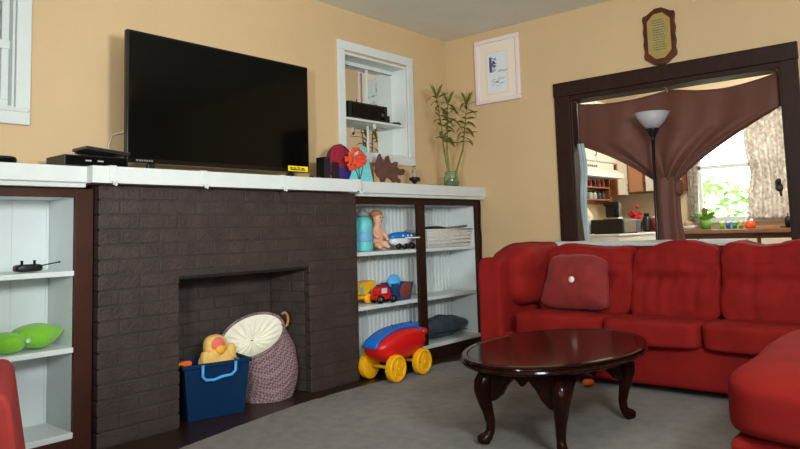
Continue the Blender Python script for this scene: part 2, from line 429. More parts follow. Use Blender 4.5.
cb2 = tag(MB().tube([(-1.88+.01*i, -.23+.02*math.sin(i*.9), 1.336+.028*abs(math.sin(i*.75))) for i in range(11)], .005, 6).build('power_cord', mat('cord_brown', (48, 34, 28), .6), smooth=True),
          'dark looped cord lying on the mantel right of the television', 'cable')
bx = thing('cable_box', 'flat black cable box on the mantel left of the television', 'cable box', (-3.36, -.22, MZ+.001))
B(-3.50, -.30, 1.337, -3.18, -.10, 1.392).build('case', black_m, bx, .003)
B(-3.49, -.3015, 1.345, -3.19, -.3002, 1.387).build('front_panel', gloss_m, bx)
for x in (-3.40, -3.34): B(x, -.303, 1.363, x+.03, -.3017, 1.370).build('indicator', mat('display_grey', (150, 155, 165), .4), bx)
for x in (-3.47, -3.21): MB().lathe([(.012, 0), (.012, .0058)], (x, -.27, 1.331), 10).build('foot', grey_m, bx)
# slim device leaning on box
sl = thing('media_player', 'slim dark grey media player tilted on top of the cable box', 'media player', (-3.285, -.2, 1.403))
sl.rotation_euler = (0, math.radians(5), 0)
q = MB(); q.box(-.11, -.1, .012, .115, .06, .028); q.build('case', grey_m, sl, .003, local=True)
q = MB(); q.box(-.11, -.1005, .014, .115, -.1001, .024); q.build('front_panel', black_m, sl, local=True)
q = MB(); q.box(-.10, .03, 0.002, .1, .05, .0118); q.build('stand', black_m, sl, local=True)
sb = thing('alarm_clock', 'small black rounded device at far left end of the mantel', 'clock', (-3.73, -.2, MZ+.001))
MB().soft((-3.74, -.2, 1.354), .062, .04, .023, 4, 10).build('case', black_m, sb, smooth=True)
B(-3.785, -.2425, 1.345, -3.70, -.2398, 1.364).build('display', gloss_m, sb)

sp = thing('speaker', 'narrow black speaker box on the mantel right of television', 'speaker', (-1.735, -.2, MZ+.001))
q = MB(); q.box(-.026, -.04, 0, .026, .04, .165); q.build('cabinet', black_m, sp, .003, local=True)
q = MB(); q.box(-.022, -.0435, .01, .022, -.0402, .155); q.build('grille', mat('grille_cloth', (26, 26, 28), .9), sp, local=True)

# craft artworks: thin cards standing on the mantel
def outline(fn, n): return [fn(2*PI*i/n) for i in range(n)]
a1 = thing('collage_heart', 'round purple and red cardboard collage leaning behind the flower artwork', 'artwork', (-1.575, -.2, MZ+.001))
purp = mat('collage_purple', (98, 34, 44), .7, dark=(60, 22, 60), vscale=14)
q = MB(); q.prism([(p[0], p[1]) for p in outline(lambda a: (.125*math.cos(a)*(1 if math.sin(a) > -.2 else .86), .135+.13*math.sin(a)), 40)], -.008, .008, 'y'); q.build('disc', purp, a1, .002, local=True)
q = MB()
rr = random.Random(3)
for i in range(26):
    a = rr.uniform(.3, PI); r_ = .115*math.sqrt(rr.random()); q.soft((r_*math.cos(a), -.011, .145+r_*math.sin(a)), .016, .004, .012, 3, 4)
q.soft((0, -.009, .16), .10, .003, .075, 2.5, 6); q.build('paper_scraps', mat('scrap_red', (168, 34, 36), .7, dark=(120, 20, 60), vscale=40), a1, local=True)
q = MB(); q.box(-.085, -.014, 0.002, -.02, -.0085, .135); q.build('dark_patch', mat('scrap_black', (30, 20, 26), .7), a1, local=True)
q = MB(); q.box(-.02, -.013, .03, .05, -.0085, .10); q.prism([(.03, .002), (.1, .04), (.09, .12), (.045, .1)], -.0135, -.0088, 'y'); q.build('blue_patch', mat('scrap_indigo', (52, 40, 110), .7), a1, local=True)
a1.location.z += .003
a2 = thing('flower_picture', 'orange paper flowers glued on a turquoise card triangle', 'artwork', (-1.43, -.262, MZ+.001))
turq = mat('turquoise_card', (120, 208, 208), .7, dark=(96, 190, 196), vscale=30)
q = MB(); q.prism([(-.125, 0), (.13, 0), (.045, .262), (.01, .262)], -.004, .004, 'y'); q.build('card', turq, a2, local=True)
q = MB(); rr = random.Random(5)
for i in range(90):
    a = rr.uniform(0, 2*PI); r_ = math.sqrt(rr.random()); x, z = -.06+.10*r_*math.cos(a), .165+.07*r_*math.sin(a)-.02*(math.cos(a) < -.5)
    q.soft((x, -.010-.006*rr.random(), z), .014, .006, .012, 2.5, 4)
q.build('petals', mat('petal_orange', (238, 92, 40), .7, dark=(205, 40, 36), vscale=45), a2, local=True)
q = MB()
for t in (-1, 0, 1): q.tube([(-.02+.0*t, -.006, .005), (-.02+.02*t, -.007, .06), (-.03+.045*t, -.008, .11)], .0035, 5)
q.build('stems', mat('stem_green', (36, 84, 66), .7), a2, local=True)
# dinosaur cut-out
a3 = thing('dinosaur_cutout', 'brown wooden spiky dinosaur cutout on a tan card base', 'artwork', (-.985, -.14, MZ+.001))
a3.location.z += .006
dp = [(-.165,.10),(-.15,.17),(-.125,.22),(-.105,.235),(-.08,.18),(-.06,.175),(-.035,.22),(-.01,.225),(.005,.18),(.03,.165),(.07,.185),(.10,.18),(.085,.145),(.12,.125),(.165,.135),(.18,.115),(.165,.085),(.13,.08),(.10,.085),(.085,.065),(.125,.04),(.115,.02),(.07,.03),(.04,.02),(.0,.05),(-.04,.055),(-.07,.02),(-.10,.02),(-.115,.05),(-.14,.06)]
q = MB(); q.prism(dp, -.012, .004, 'y'); q.build('silhouette', mat('cutout_brown', (104, 70, 62), .6, dark=(84, 54, 50), vscale=14), a3, .002, local=True)
q = MB(); q.prism([(-.165, 0), (.19, 0), (.19, .03), (.11, .11), (-.11, .15), (-.165, .13)], .005, .009, 'y'); q.box(-.165, -.03, 0, .19, .03, .003); q.build('card_base', mat('tan_card', (196, 158, 116), .8), a3, local=True)
# oil lamp
ol = thing('oil_lamp', 'tiny dark oil lamp with a clear glass chimney on the mantel', 'oil lamp', (-.752, -.2, MZ+.001))
q = MB(); q.lathe([(.028, 0), (.03, .008), (.012, .016), (.018, .03), (.042, .05), (.046, .066), (.02, .074)], n=20); q.build('base', mat('bronze_dark', (58, 44, 38), .35, metal=.6), ol, smooth=True, local=True)
q = MB(); q.lathe([(.018, .0745), (.02, .09), (.022, .11), (.013, .135), (.011, .162), (.009, .162), (.011, .135), (.019, .11)], n=20); q.build('chimney', clear_m, ol, smooth=True, local=True)
q = MB(); q.tube([(.045, 0, .058), (.068, 0, .062), (.072, 0, .048), (.05, 0, .04)], .004, 6); q.build('handle', mat('bronze_dark', (58, 44, 38), .35), ol, smooth=True, local=True)
fo = tag(MB().soft((-.56, -.2, 1.341), .055, .03, .009, 4, 8).build('trinket_dish', mat('dish_brown', (128, 92, 62), .5), smooth=True), 'flat brown trinket lying on the mantel between oil lamp and bamboo vase', 'trinket')
# bamboo
bb = thing('bamboo_plant', 'tall lucky bamboo stalks in a green glass vase on the mantel corner', 'plant', (-.375, -.285, MZ+.001))
q = MB(); q.lathe([(.05, 0), (.062, .02), (.066, .06), (.056, .1), (.052, .125), (.049, .125), (.052, .1), (.06, .06), (.055, .02), (.03, .012)], n=24); q.build('vase', vase_m, bb, smooth=True, local=True)
q = MB(); q.lathe([(.045, .014), (.057, .03), (.0575, .06), (.05, .07)], n=20); q.build('pebbles', mat('pebbles', (96, 92, 60), .6, dark=(40, 46, 24), vscale=60), bb, smooth=True, local=True)
def leaf(mb, p, d, L, W, droop, roll=0):
    d = Vector(d).normalized(); side = d.cross(Vector((0,0,1)));
    if side.length < .1: side = Vector((1,0,0))
    side.normalize(); up = side.cross(d)
    side = side*math.cos(roll)+up*math.sin(roll)
    vs = []; n_ = 7
    for i in range(n_):
        t = i/(n_-1); c = Vector(p)+d*L*t+Vector((0,0,-droop*t*t*L)); wv = W*math.sin(PI*min(1, t*.93+.07))**.8*(1-.3*t)
        vs += [c-side*wv, c+up*wv*.25, c+side*wv]
    fs = []
    for i in range(n_-1):
        a = i*3; fs += [(a, a+1, a+4, a+3), (a+1, a+2, a+5, a+4)]
    mb.add(vs, fs)
stalks = [((-.02, .0), (-.085, .30), (-.115, .50), (-.165, .80)), ((.0, .01), (-.02, .31), (-.01, .45), (.015, .77)), ((.015, 0), (.19, .325), (.225, .47), (.275, .80))]
rr = random.Random(11)
for si, s_ in enumerate(stalks):
    (x0, y0), (x1, z1), (x2, z2), (x3, z3) = s_
    yy = [.0, .02, .01][si]
    q = MB()
    pts = [Vector((x0, y0, .02)).lerp(Vector((x1, yy, z1)), t/8) for t in range(9)]
    q.tube(pts, [.009 if t % 2 else .0075 for t in range(9)], 9)
    s_o = q.build('stalk', stalk_m, bb, smooth=True, local=True)
    q = MB()
    top = [Vector((x1, yy, z1-.02)).lerp(Vector((x2, yy, z2)), t/4) for t in range(5)]+[Vector((x2, yy, z2)).lerp(Vector((x3, yy, z3-.08)), t/6) for t in range(1, 7)]
    q.tube(top, [.007-.0004*i for i in range(len(top))], 7)
    for i in range(2, len(top)):
        for sd in (-1, 1):
            a = rr.uniform(-.7, .7)
            dirv = Vector((sd*math.cos(a), -.2+math.sin(a)*.5, .1+.55*rr.random()))
            leaf(q, top[i], dirv, rr.uniform(.11, .16), .0165, rr.uniform(.0, 1.0), rr.uniform(-.6, .6))
    for a in range(5):
        leaf(q, top[-1], (math.cos(a*1.3)*.45, math.sin(a*1.3)*.4, 1), .15, .013, .1, a*.5)
    q.build('foliage', leaf_m, s_o, smooth=True, local=True)

# ------------------------------------------------------------------ things on wall_back
pic = thing('framed_picture', 'pale pink framed ink picture of trees hung left of the doorway', 'picture', (-.012, -0.552, 2.045))
fr = MB(); ring(fr, -0.766, 2.046, -0.323, 2.604, .036, -.03, -.002, 'x'); fr.build('frame', mat('pink_white_frame', (226, 212, 210), .4), pic, .006)
B(-.014, -0.731, 2.081, -.003, -0.358, 2.569).build('mat_board', mat('mat_cream', (232, 218, 200), .8), pic)
fi = MB(); ring(fi, -0.656, 2.118, -0.433, 2.488, .016, -.018, -.0142, 'x'); fi.build('inner_frame', mat('mat_edge', (226, 212, 186), .7), pic, .002)
pr = B(-.0165, -0.641, 2.133, -.0145, -0.448, 2.473).build('print', mat('print_paper', (216, 222, 226), .8), pic)
q = MB(); rr = random.Random(2)
def strip(y0, z0, y1, z1, w_):
    q.tube([(-.0172, y0, z0), (-.0172, y1, z1)], w_, 4)
for i in range(34):
    y = -.47-min(.05, abs(rr.gauss(0, .03))); z = 2.38+max(-.05, min(.05, rr.gauss(0, .03))); strip(y, z, y-.02, z+rr.uniform(-.01, .02), rr.uniform(.001, .004))
strip(-.48, 2.44, -.481, 2.31, .012)
q.build('ink_tree', mat('ink_blue', (70, 76, 110), .7), pr); q = MB()
for i in range(10):
    y = -.477-rr.random()*.14; z = 2.33-rr.random()*.03+(-.477-y)*-.15; strip(y, z, y-.04, z+.008, .0015)
q.build('ink_shore', mat('ink_blue', (70, 76, 110), .7), pr); q = MB()
for i in range(14):
    y = -.477-rr.random()*.11; z = 2.26-rr.random()*.08; strip(y, z, y-.03, z+rr.uniform(0, .02), .0015)
q.build('ink_reflection', mat('ink_blue', (70, 76, 110), .7), pr)

pl = thing('wall_plaque', 'scalloped wooden plaque with gilt scroll of text above the doorway', 'plaque', (-.02, -1.917, 2.114))
def plq(sc, sz, wob):
    pts = []
    hw, hh = .118*sc, .212*sz
    right = [(1.0, -.62), (.93, -.45), (1.0, -.25), (.94, -.02), (1.0, .22), (.93, .42), (1.0, .66), (.95, .78), (.72, .80), (.45, .9), (.2, .98)]
    right = [(x if wob else (min(x, .95) if abs(y) < .7 else x), y) for x, y in right]
    bot = [(.16, -1.0), (.42, -.96), (.70, -.84), (.96, -.74)]
    half = bot+right
    pts = [(x*hw, y*hh) for x, y in half]+[(-x*hw, y*hh) for x, y in half[::-1]]
    return pts
pc = (-1.917, 2.327)
P_ = lambda sc, sz, wb: [(pc[0]+a, pc[1]+b) for a, b in plq(sc, sz, wb)]
MB().prism(P_(1, 1, True), -.024, -.002, 'x').build('board', mat('plaque_wood', (104, 52, 32), .35, dark=(52, 24, 16), vscale=7), pl, .007, seg=3)
def octo(w_, h_, c_): return [(pc[0]+a, pc[1]+.0+b) for a, b in ((-w_, -h_+c_), (-w_+c_, -h_), (w_-c_, -h_), (w_, -h_+c_), (w_, h_-c_), (w_-c_, h_), (-w_+c_, h_), (-w_, h_-c_))]
MB().prism(octo(.082, .165, .05), -.0275, -.0242, 'x').build('gilt_border', mat('gilt', (176, 136, 70), .5), pl)
sc_ = MB().prism(octo(.066, .148, .042), -.0295, -.0277, 'x').build('scroll', mat('scroll_gold', (168, 150, 92), .6, dark=(150, 132, 78), vscale=20), pl)
q = MB(); rr = random.Random(9)
for i in range(13):
    z = pc[1]+.112-i*.018; y = pc[0]+.042
    while y > pc[0]-.042:
        L = rr.uniform(.008, .02); q.box(-.0302, y, z, -.0296, max(y-L, pc[0]-.046), z+.006); y -= L+.005
q.build('lettering', mat('letter_green', (98, 96, 62), .7), sc_)

# ------------------------------------------------------------------ doorway drape
dr = thing('doorway_drape', 'brown sheer drape tied in a knot across the kitchen doorway', 'drape', (.07, -1.9, .83))
drape_m = mat('brown_sheer', (102, 60, 35), .6, dark=(112, 70, 60), vscale=2.2, sheen=.12, bump=.15, bscale=15, detail=2)
nt = drape_m.node_tree; pb = nt.nodes['Principled BSDF']; out = [n for n in nt.nodes if n.type == 'OUTPUT_MATERIAL'][0]
tr = nt.nodes.new('ShaderNodeBsdfTranslucent'); tr.inputs['Color'].default_value = (*lin((130, 88, 76)), 1)
mx = nt.nodes.new('ShaderNodeMixShader'); mx.inputs['Fac'].default_value = .22
nt.links.new(pb.outputs[0], mx.inputs[1]); nt.links.new(tr.outputs[0], mx.inputs[2]); nt.links.new(mx.outputs[0], out.inputs['Surface'])
Lp = [(-1.208, 1.945), (-1.207, 1.61), (-1.775, 1.30)]; Rp = [(-2.645, 1.955), (-2.64, 1.73), (-1.95, 1.285)]
def plerp(poly, t, k=.36):
    if t < k: a, b, s_ = poly[0], poly[1], t/k
    else: a, b, s_ = poly[1], poly[2], (t-k)/(1-k)
    return (a[0]+(b[0]-a[0])*s_, a[1]+(b[1]-a[1])*s_)
def drape(u, v):
    l = plerp(Lp, v); r_ = plerp(Rp, v)
    if v > .36:
        s_ = (v-.36)/.64; bow = math.sin(s_*PI)
        l = (l[0]-.02*bow, l[1]+.015*bow); r_ = (r_[0]+.05*bow, r_[1]-.0*bow)
    y = l[0]+(r_[0]-l[0])*u; z = l[1]+(r_[1]-l[1])*u
    sag = .05*(abs(math.sin(PI*u*2)))*(1-v)**3
    sag *= .7 if u < .5 else 1
    z -= sag
    z -= .03*math.sin(PI*u)*math.sin(PI*v)
    fold = (.012+.02*v)*math.sin(u*19+.6*math.sin(v*5))+.008*math.sin(u*43+v*3)
    x = .085+fold*min(1, .25+v*1.1)
    return (x, y, z)
MB().grid(drape, 90, 50).build('upper_panel', drape_m, dr, smooth=True, solid=.002)
def tail(u, v):
    wv = .078+.03*v+.008*math.sin(v*9)
    an = u*2*PI
    cy_ = -1.868+.008*math.sin(v*7)
    rx = .035+.008*math.sin(an*5+v*2)
    return (.085+rx*math.cos(an), cy_+(wv+.006*math.sin(an*7))*math.sin(an), 1.31-v*.70)
MB().grid(tail, 48, 20).build('tail', drape_m, dr, smooth=True)
MB().soft((.085, -1.95, 1.235), .035, .032, .06, 2.4, 10, lambda w_, q_: w_*(1+.12*noise.noise(q_*3))).build('knot', drape_m, dr, smooth=True)
for nm, y, z in (('left', -1.215, 1.957), ('mid', -1.915, 1.957), ('right', -2.64, 1.957)):
    q = MB(); q.tube([(.02, y, z), (.06, y, z-.002), (.08, y, z-.014), (.07, y, z-.03)], .004, 6); q.build('hook', mat('brass_hook', (170, 140, 80), .4, metal=.7), dr, smooth=True)

# floor lamp
fl = thing('floor_lamp', 'black torchiere floor lamp with frosted glass bowl behind the sofa', 'floor lamp', (-.075, -1.835, 0))
LXc, LYc = -.075, -1.835
MB().lathe([(.13, 0), (.13, .012), (.05, .028), (.016, .045)], (LXc, LYc, 0), 28).build('base', black_m, fl, smooth=True, autos=40)
MB().tube([(LXc, LYc, .04), (LXc, LYc, .9), (LXc-.004, LYc-.012, 1.60)], .0115, 10).build('pole', black_m, fl, smooth=True)
MB().lathe([(.014, 1.56), (.014, 1.585), (.018, 1.60), (.042, 1.645), (.046, 1.656), (.02, 1.66)], (LXc-.004, LYc-.014, 0), 24).build('socket_cup', black_m, fl, smooth=True)
MB().lathe([(.042, 1.655), (.075, 1.69), (.124, 1.766), (.120, 1.768), (.07, 1.694), (.03, 1.663)], (LXc-.004, LYc-.014, 0), 32).build('lamp_shade', mat('frosted_glass', (168, 165, 170), .5, bump=.2, bscale=80), fl, smooth=True)

# ------------------------------------------------------------------ sectional sofa
so = thing('sectional_sofa', 'red microfibre sectional sofa in the corner before the doorway', 'sofa', (-.6, -2.0, 0))
SB = -.225
def wr(amp, sc, seed=0):
    def f(w_, q_):
        n1 = noise.noise(Vector((w_.x*sc+seed, w_.y*sc+seed*2, w_.z*sc)))
        return w_+Vector((q_.x, q_.y, q_.z))*amp*n1
    return f
q = MB(); q.box(-.905, -1.06, .045, SB, -3.75, .285); q.build('base', red_m, so, .02)
for x, y in ((-.85, -1.0), (-.85, -2.7), (-.28, -1.0), (-.28, -3.65)): B(x-.03, y-.03, .0045, x+.03, y+.03, .045).build('foot', black_m, so)
# arm
q = MB(); q.soft((-.58, -.985, .41), .375, .09, .372, 14, 18, wr(.006, 5)); q.build('arm', red_m, so, smooth=True)
def padf(w_, q_):
    w_ = wr(.02, 6, 3)(w_, q_)
    w_.y *= 1+.25*max(0, q_.z)
    if q_.x < 0: w_.z -= .05*q_.x*q_.x*max(0, q_.z)
    return w_
q = MB(); q.soft((-.50, -1.045, .655), .33, .135, .215, 4.5, 20, padf); q.build('arm_pad', red_m, so, smooth=True)
q = MB(); q.soft((SB, -2.33, .44), .075, 1.42, .39, 10, 20, wr(.004, 5)); q.build('back_frame', red_m, so, smooth=True)
seats = [(-1.165, -1.775), (-1.78, -2.345), (-2.35, -2.89)]
for i, (a, b) in enumerate(seats):
    def sf(w_, q_, i=i):
        w_ = wr(.008, 5, i*3)(w_, q_)
        if q_.z > 0: w_.z -= .02*max(0, q_.x+.6)+.006*math.cos(q_.y*6)*0
        return w_
    MB().soft((-.655, (a+b)/2, .348), .32, (a-b)/2+.003, .078, 9, 22, sf).build('seat_cushion', red_m, so, smooth=True)
backs = [(-1.13, -1.795), (-1.80, -2.345), (-2.35, -2.93)]
for i, (a, b) in enumerate(backs):
    hy = (a-b)/2
    def bf(w_, q_, i=i, hy=hy):
        w_ = wr(.018, 6, i*5+1)(w_, q_)
        w_ = wr(.006, 16, i*7+1)(w_, q_)
        if q_.x < -.3:
            w_.x += .034*math.exp(-((q_.z-.05)/.16)**2)*(1-abs(q_.y)**4)
            for ty_ in (-.45, .38):
                w_.x += .012*math.exp(-((q_.y-ty_)/.07)**2)*(1-abs(q_.z)**3)
            w_.x += .0045*math.sin(q_.y*21+2*math.sin(q_.z*4))*(1-abs(q_.z))
        if q_.z > .5: w_.z += .016*math.sin(q_.y*4+i*2)+(-.014 if i == 0 else -.004)-.012*(abs(q_.y)**6)
        w_.x += .05*q_.z
        return w_
    MB().soft((-.40, (a+b)/2, .615), .115, hy+.006, .24, 7, 36, bf).build('back_cushion', red_m, so, smooth=True)
# chaise / return
q = MB(); q.box(-2.44, -2.885, .045, -.91, -3.75, .262); q.build('return_base', red_m, so, .025)
def rf(w_, q_):
    w_ = wr(.012, 4, 9)(w_, q_)
    w_.z += .02*math.cos(q_.x*1.4)*max(0, q_.z)
    if q_.x < -.5: w_.x += .02*math.cos(q_.z*3)*0
    return w_
MB().soft((-1.74, -3.33, .362), .765, .478, .112, 6, 30, rf).build('return_cushion', red_m, so, smooth=True)
MB().soft((-1.2, -3.80, .45), 1.25, .09, .40, 8, 16, wr(.01, 4)).build('return_back', red_m, so, smooth=True)
for x, y in ((-2.38, -2.97), (-2.38, -3.69)): B(x-.03, y-.03, .0045, x+.03, y+.03, .045).build('foot', black_m, so)
tag(MB().grid(lambda u, v: (SB+.088*math.cos(PI*v), -1.08-1.36*u, .836+.03*math.sin(PI*v)**.5+.008*noise.noise(Vector((u*14, v*3, 0)))), 70, 14).build('lace_throw', sheet_m, smooth=True, solid=.006),
    'white lace throw laid along the top of the sofa back before the doorway', 'throw')
tp = thing('throw_pillow', 'dusty red velvet throw pillow with a white button on the sofa', 'pillow', (-.615, -1.44, .425))
tp.rotation_euler = (0, math.radians(16), math.radians(-3))
def pf(w_, q_):
    w_ = wr(.008, 9, 2)(w_, q_); w_ = wr(.004, 22, 4)(w_, q_)
    e = max(abs(q_.y), abs(q_.z))
    w_.x *= .35+.65*(1-e**4)
    w_.y *= 1.03+.05*abs(q_.z)**2-.12*q_.z; w_.x += (.02*math.exp(-(q_.y**2+q_.z**2)/.03) if q_.x < 0 else 0)
    return w_
MB().soft((0, 0, .185), .075, .225, .185, 5, 26, pf).build('cushion', pillow_m, tp, smooth=True, local=True)
MB().lathe([(.021, -.006), (.022, 0), (.014, .008)], (-.068, .0, .185), 18, 'x').build('button', mat('button_white', (238, 226, 216), .3), tp, smooth=True, local=True)

# ------------------------------------------------------------------ coffee table
TZ = .41
ct = thing('coffee_table', 'oval dark mahogany coffee table with curved cabriole legs', 'coffee table', (-1.875, -1.968, .0085), math.radians(1.5))
A, Bb = .60, .388
def ell(sa, sb, n=72): return [(sa*math.cos(2*PI*i/n), sb*math.sin(2*PI*i/n)) for i in range(n)]
prof = [(-.035, -.040), (-.012, -.040), (-.004, -.036), (0, -.028), (-.003, -.021), (-.012, -.017), (-.013, -.013), (-.004, -.010), (-.003, -.005), (-.008, -.001), (-.028, 0), (-.032, -.0025), (-.036, -.0025)]
vs = []; fs = []; n_ = 96
for (d_, h) in prof:
    for i in range(n_): a = 2*PI*i/n_; vs.append(((A+d_)*math.cos(a), (Bb+d_)*math.sin(a), TZ-.008+h))
for j in range(len(prof)-1):
    for i in range(n_): fs.append((j*n_+i, j*n_+(i+1) % n_, (j+1)*n_+(i+1) % n_, (j+1)*n_+i))
fs += [tuple(range(n_))[::-1], tuple(range((len(prof)-1)*n_, len(prof)*n_))]
MB().add(vs, fs).build('top', table_m, ct, smooth=True, local=True, autos=35)
LX, LY = .352, .175
def apron(length, axis, off, amp=1):
    n = 40; top = TZ-.0485; pts = [(-length/2, top)]
    for i in range(n+1):
        t = i/n*2-1; a = abs(t)
        z = top-.062-.012*math.cos(t*PI*2)*(a < .5) + (.0 if a < .3 else 0)
        z = top - (.062 + .03*math.exp(-(t/.14)**2) + .04*a**6)
        pts.append((t*length/2, z))
    pts.append((length/2, top))
    return pts
for sgn in (-1, 1):
    q = MB(); q.prism(apron(2*LX-.04, 'y', 0), sgn*LY-.009, sgn*LY+.009, 'y'); q.build('apron', table_m, ct, .002, local=True)
    q = MB(); q.prism(apron(2*LY-.04, 'x', 0), sgn*LX-.009, sgn*LX+.009, 'x'); q.build('apron', table_m, ct, .002, local=True)
for sx in (-1, 1):
    for sy in (-1, 1):
        d_ = Vector((sx*.75, sy*.66, 0)).normalized()
        q = MB()
        prof_ = [(.0, TZ-.0485, .027), (.0, .325, .027), (.012, .30, .032), (.026, .268, .036), (.030, .235, .0335), (.022, .19, .027), (.008, .14, .0215), (-.002, .09, .018), (.0, .055, .017), (.012, .032, .0195), (.030, .018, .025), (.040, .0125, .024), (.042, .003, .017)]
        pts = [(sx*LX+d_.x*o_, sy*LY+d_.y*o_, z) for o_, z, r_ in prof_]
        q.tube(pts, [p[2]*1.22 for p in prof_], 14)
        lg = q.build('leg', table_m, ct, smooth=True, local=True)
        # carved knee brackets either side
        w1 = [(0, TZ-.049), (.15, TZ-.049), (.145, .315), (.12, .285), (.10, .265), (.075, .225), (.04, .195), (0, .185)]
        q = MB(); q.prism([(sx*LX-sx*(p[0]), p[1]) for p in w1], sy*(LY+.006)-.018, sy*(LY+.006)+.018, 'y'); q.build('knee_bracket', table_m, lg, .005, local=True)
        q = MB(); q.prism([(sy*LY-sy*(p[0]), p[1]) for p in w1], sx*(LX+.006)-.018, sx*(LX+.006)+.018, 'x'); q.build('knee_bracket', table_m, lg, .005, local=True)

# ------------------------------------------------------------------ carpet
edge = [(-6.55, -.9), (-4.2, -.86), (-3.5, -.74), (-3.11, -.66), (-2.71, -.578), (-2.45, -.53), (-2.228, -.495), (-1.85, -.482), (-1.5, -.50), (-1.3, -.498), (-1.1, -.48), (-.95, -.46), (-.83, -.47), (-.70, -.52), (-.5, -.56), (-.05, -.58)]
pts2 = []
for (a, b) in zip(edge, edge[1:]):
    for i in range(6):
        t = i/6; x = a[0]+(b[0]-a[0])*t; pts2.append((x, a[1]+(b[1]-a[1])*t+.006*noise.noise(Vector((x*9, 0, 0)))))
pts2.append(edge[-1])
poly = pts2+[(-.05, -4.95), (-6.55, -4.95)]
cp = tag(MB().prism(poly[::-1], 0.0, .004, 'z').build('carpet', carpet_m), 'grey carpet covering the room floor up to the dark hearth boards', 'carpet')
# curb strip floor: loose splinter on the boards
tag(B(-2.10, -.50, .0005, -2.02, -.485, .004).build('wood_shim', mat('shim', (160, 120, 84), .6)), 'thin pale splinter of wood on the dark boards before the hamper', 'wood scrap')

# ------------------------------------------------------------------ hearth things: bin & hamper
bn = thing('storage_bin', 'navy blue plastic storage bin with light blue handle in the firebox', 'bin', (-2.658, -.238, .0), math.radians(-14))
def taper_box(x, y, z0, x1, y1, z1): # shells
    return [(-x,-y,z0),(x,-y,z0),(x,y,z0),(-x,y,z0),(-x1,-y1,z1),(x1,-y1,z1),(x1,y1,z1),(-x1,y1,z1)]
q = MB(); v1 = taper_box(.158, .095, .001, .185, .112, .295); v2 = taper_box(.154, .091, .006, .180, .107, .296)
q.add(v1+v2, [(3,2,1,0),(0,1,5,4),(1,2,6,5),(2,3,7,6),(3,0,4,7),(8,9,10,11),(12,13,9,8),(13,14,10,9),(14,15,11,10),(15,12,8,11),(4,5,13,12),(5,6,14,13),(6,7,15,14),(7,4,12,15)])
bo = q.build('tub', navy_m, bn, .004, local=True)
q = MB()
for (a, b, c_, d_) in ((-.196, -.123, .196, -.109), (-.196, .109, .196, .123), (-.196, -.109, -.182, .109), (.182, -.109, .196, .109)): q.box(a, b, .278, c_, d_, .300)
q.build('rim', navy_m, bn, .004, local=True)
q = MB(); q.tube([(-.09, -.133, .295), (-.092, -.134, .235), (-.075, -.132, .215), (-.03, -.131, .21), (.02, -.131, .222), (.07, -.132, .225), (.092, -.134, .245), (.095, -.134, .295)], .0085, 8); q.build('handle', lblue_m, bn, smooth=True, local=True)
# doll / stuffed toy in the bin
ty_ = thing('stuffed_toy', 'yellow stuffed toy with pink face leaning in the blue bin', 'stuffed toy', (-2.65, -.22, .17))
plush_y = mat('plush_yellow', (232, 190, 104), .9, bump=.4, bscale=120)
q = MB(); q.soft((-2.66, -.235, .27), .105, .06, .075, 2.6, 14, wr(.02, 12)); q.build('body', plush_y, ty_, smooth=True)
q = MB(); q.soft((-2.665, -.215, .355), .068, .05, .06, 2.5, 14); q.build('hood', plush_y, ty_, smooth=True)
q = MB(); q.ball((-2.668, -.252, .362), .046, .02, .042); q.build('face', mat('pink_face', (232, 110, 100), .7), ty_, smooth=True)
q = MB(); q.ball((-2.662, -.272, .338), .03, .022, .026); q.build('snout', mat('snout_gold', (236, 176, 60), .8), ty_, smooth=True)
q = MB(); q.soft((-2.575, -.245, .315), .028, .03, .045, 2.5, 8); q.build('arm', plush_y, ty_, smooth=True)
q = MB(); q.soft((-2.745, -.245, .30), .026, .03, .04, 2.5, 8); q.build('arm', plush_y, ty_, smooth=True)
for c_ in ty_.children: c_.location.x += .05
ty_.scale = (1.0, .9, 1.05)
t2 = thing('toy_figure', 'small orange and yellow toy sticking out of bin at its left corner', 'toy', (-2.80, -.2, .25))
q = MB(); q.soft((-2.82, -.235, .297), .042, .02, .017, 3, 8); q.build('body', orange_m, t2, smooth=True)
q = MB(); q.ball((-2.866, -.238, .296), .017); q.build('tip', yellow_m, t2, smooth=True)
q = MB(); q.tube([(-2.80, -.235, .29), (-2.79, -.22, .22)], .012, 8); q.build('grip', redp_m, t2, smooth=True)

hm = thing('laundry_hamper', 'mauve checked pop up hamper with white liner in the firebox', 'hamper', (-2.255, -.22, 0))
ck = bpy.data.materials.new('mauve_check'); ck.use_nodes = True
nt = ck.node_tree; b_ = nt.nodes['Principled BSDF']; b_.inputs['Roughness'].default_value = .85
tc = nt.nodes.new('ShaderNodeTexCoord'); mp = nt.nodes.new('ShaderNodeMapping'); mp.inputs['Rotation'].default_value = (0, .6, .785); ch = nt.nodes.new('ShaderNodeTexChecker'); ch.inputs['Scale'].default_value = 75
ch.inputs['Color1'].default_value = (*lin((150, 122, 124)), 1); ch.inputs['Color2'].default_value = (*lin((100, 76, 82)), 1)
nt.links.new(tc.outputs['Object'], mp.inputs['Vector']); nt.links.new(mp.outputs['Vector'], ch.inputs['Vector']); nt.links.new(ch.outputs['Color'], b_.inputs['Base Color'])
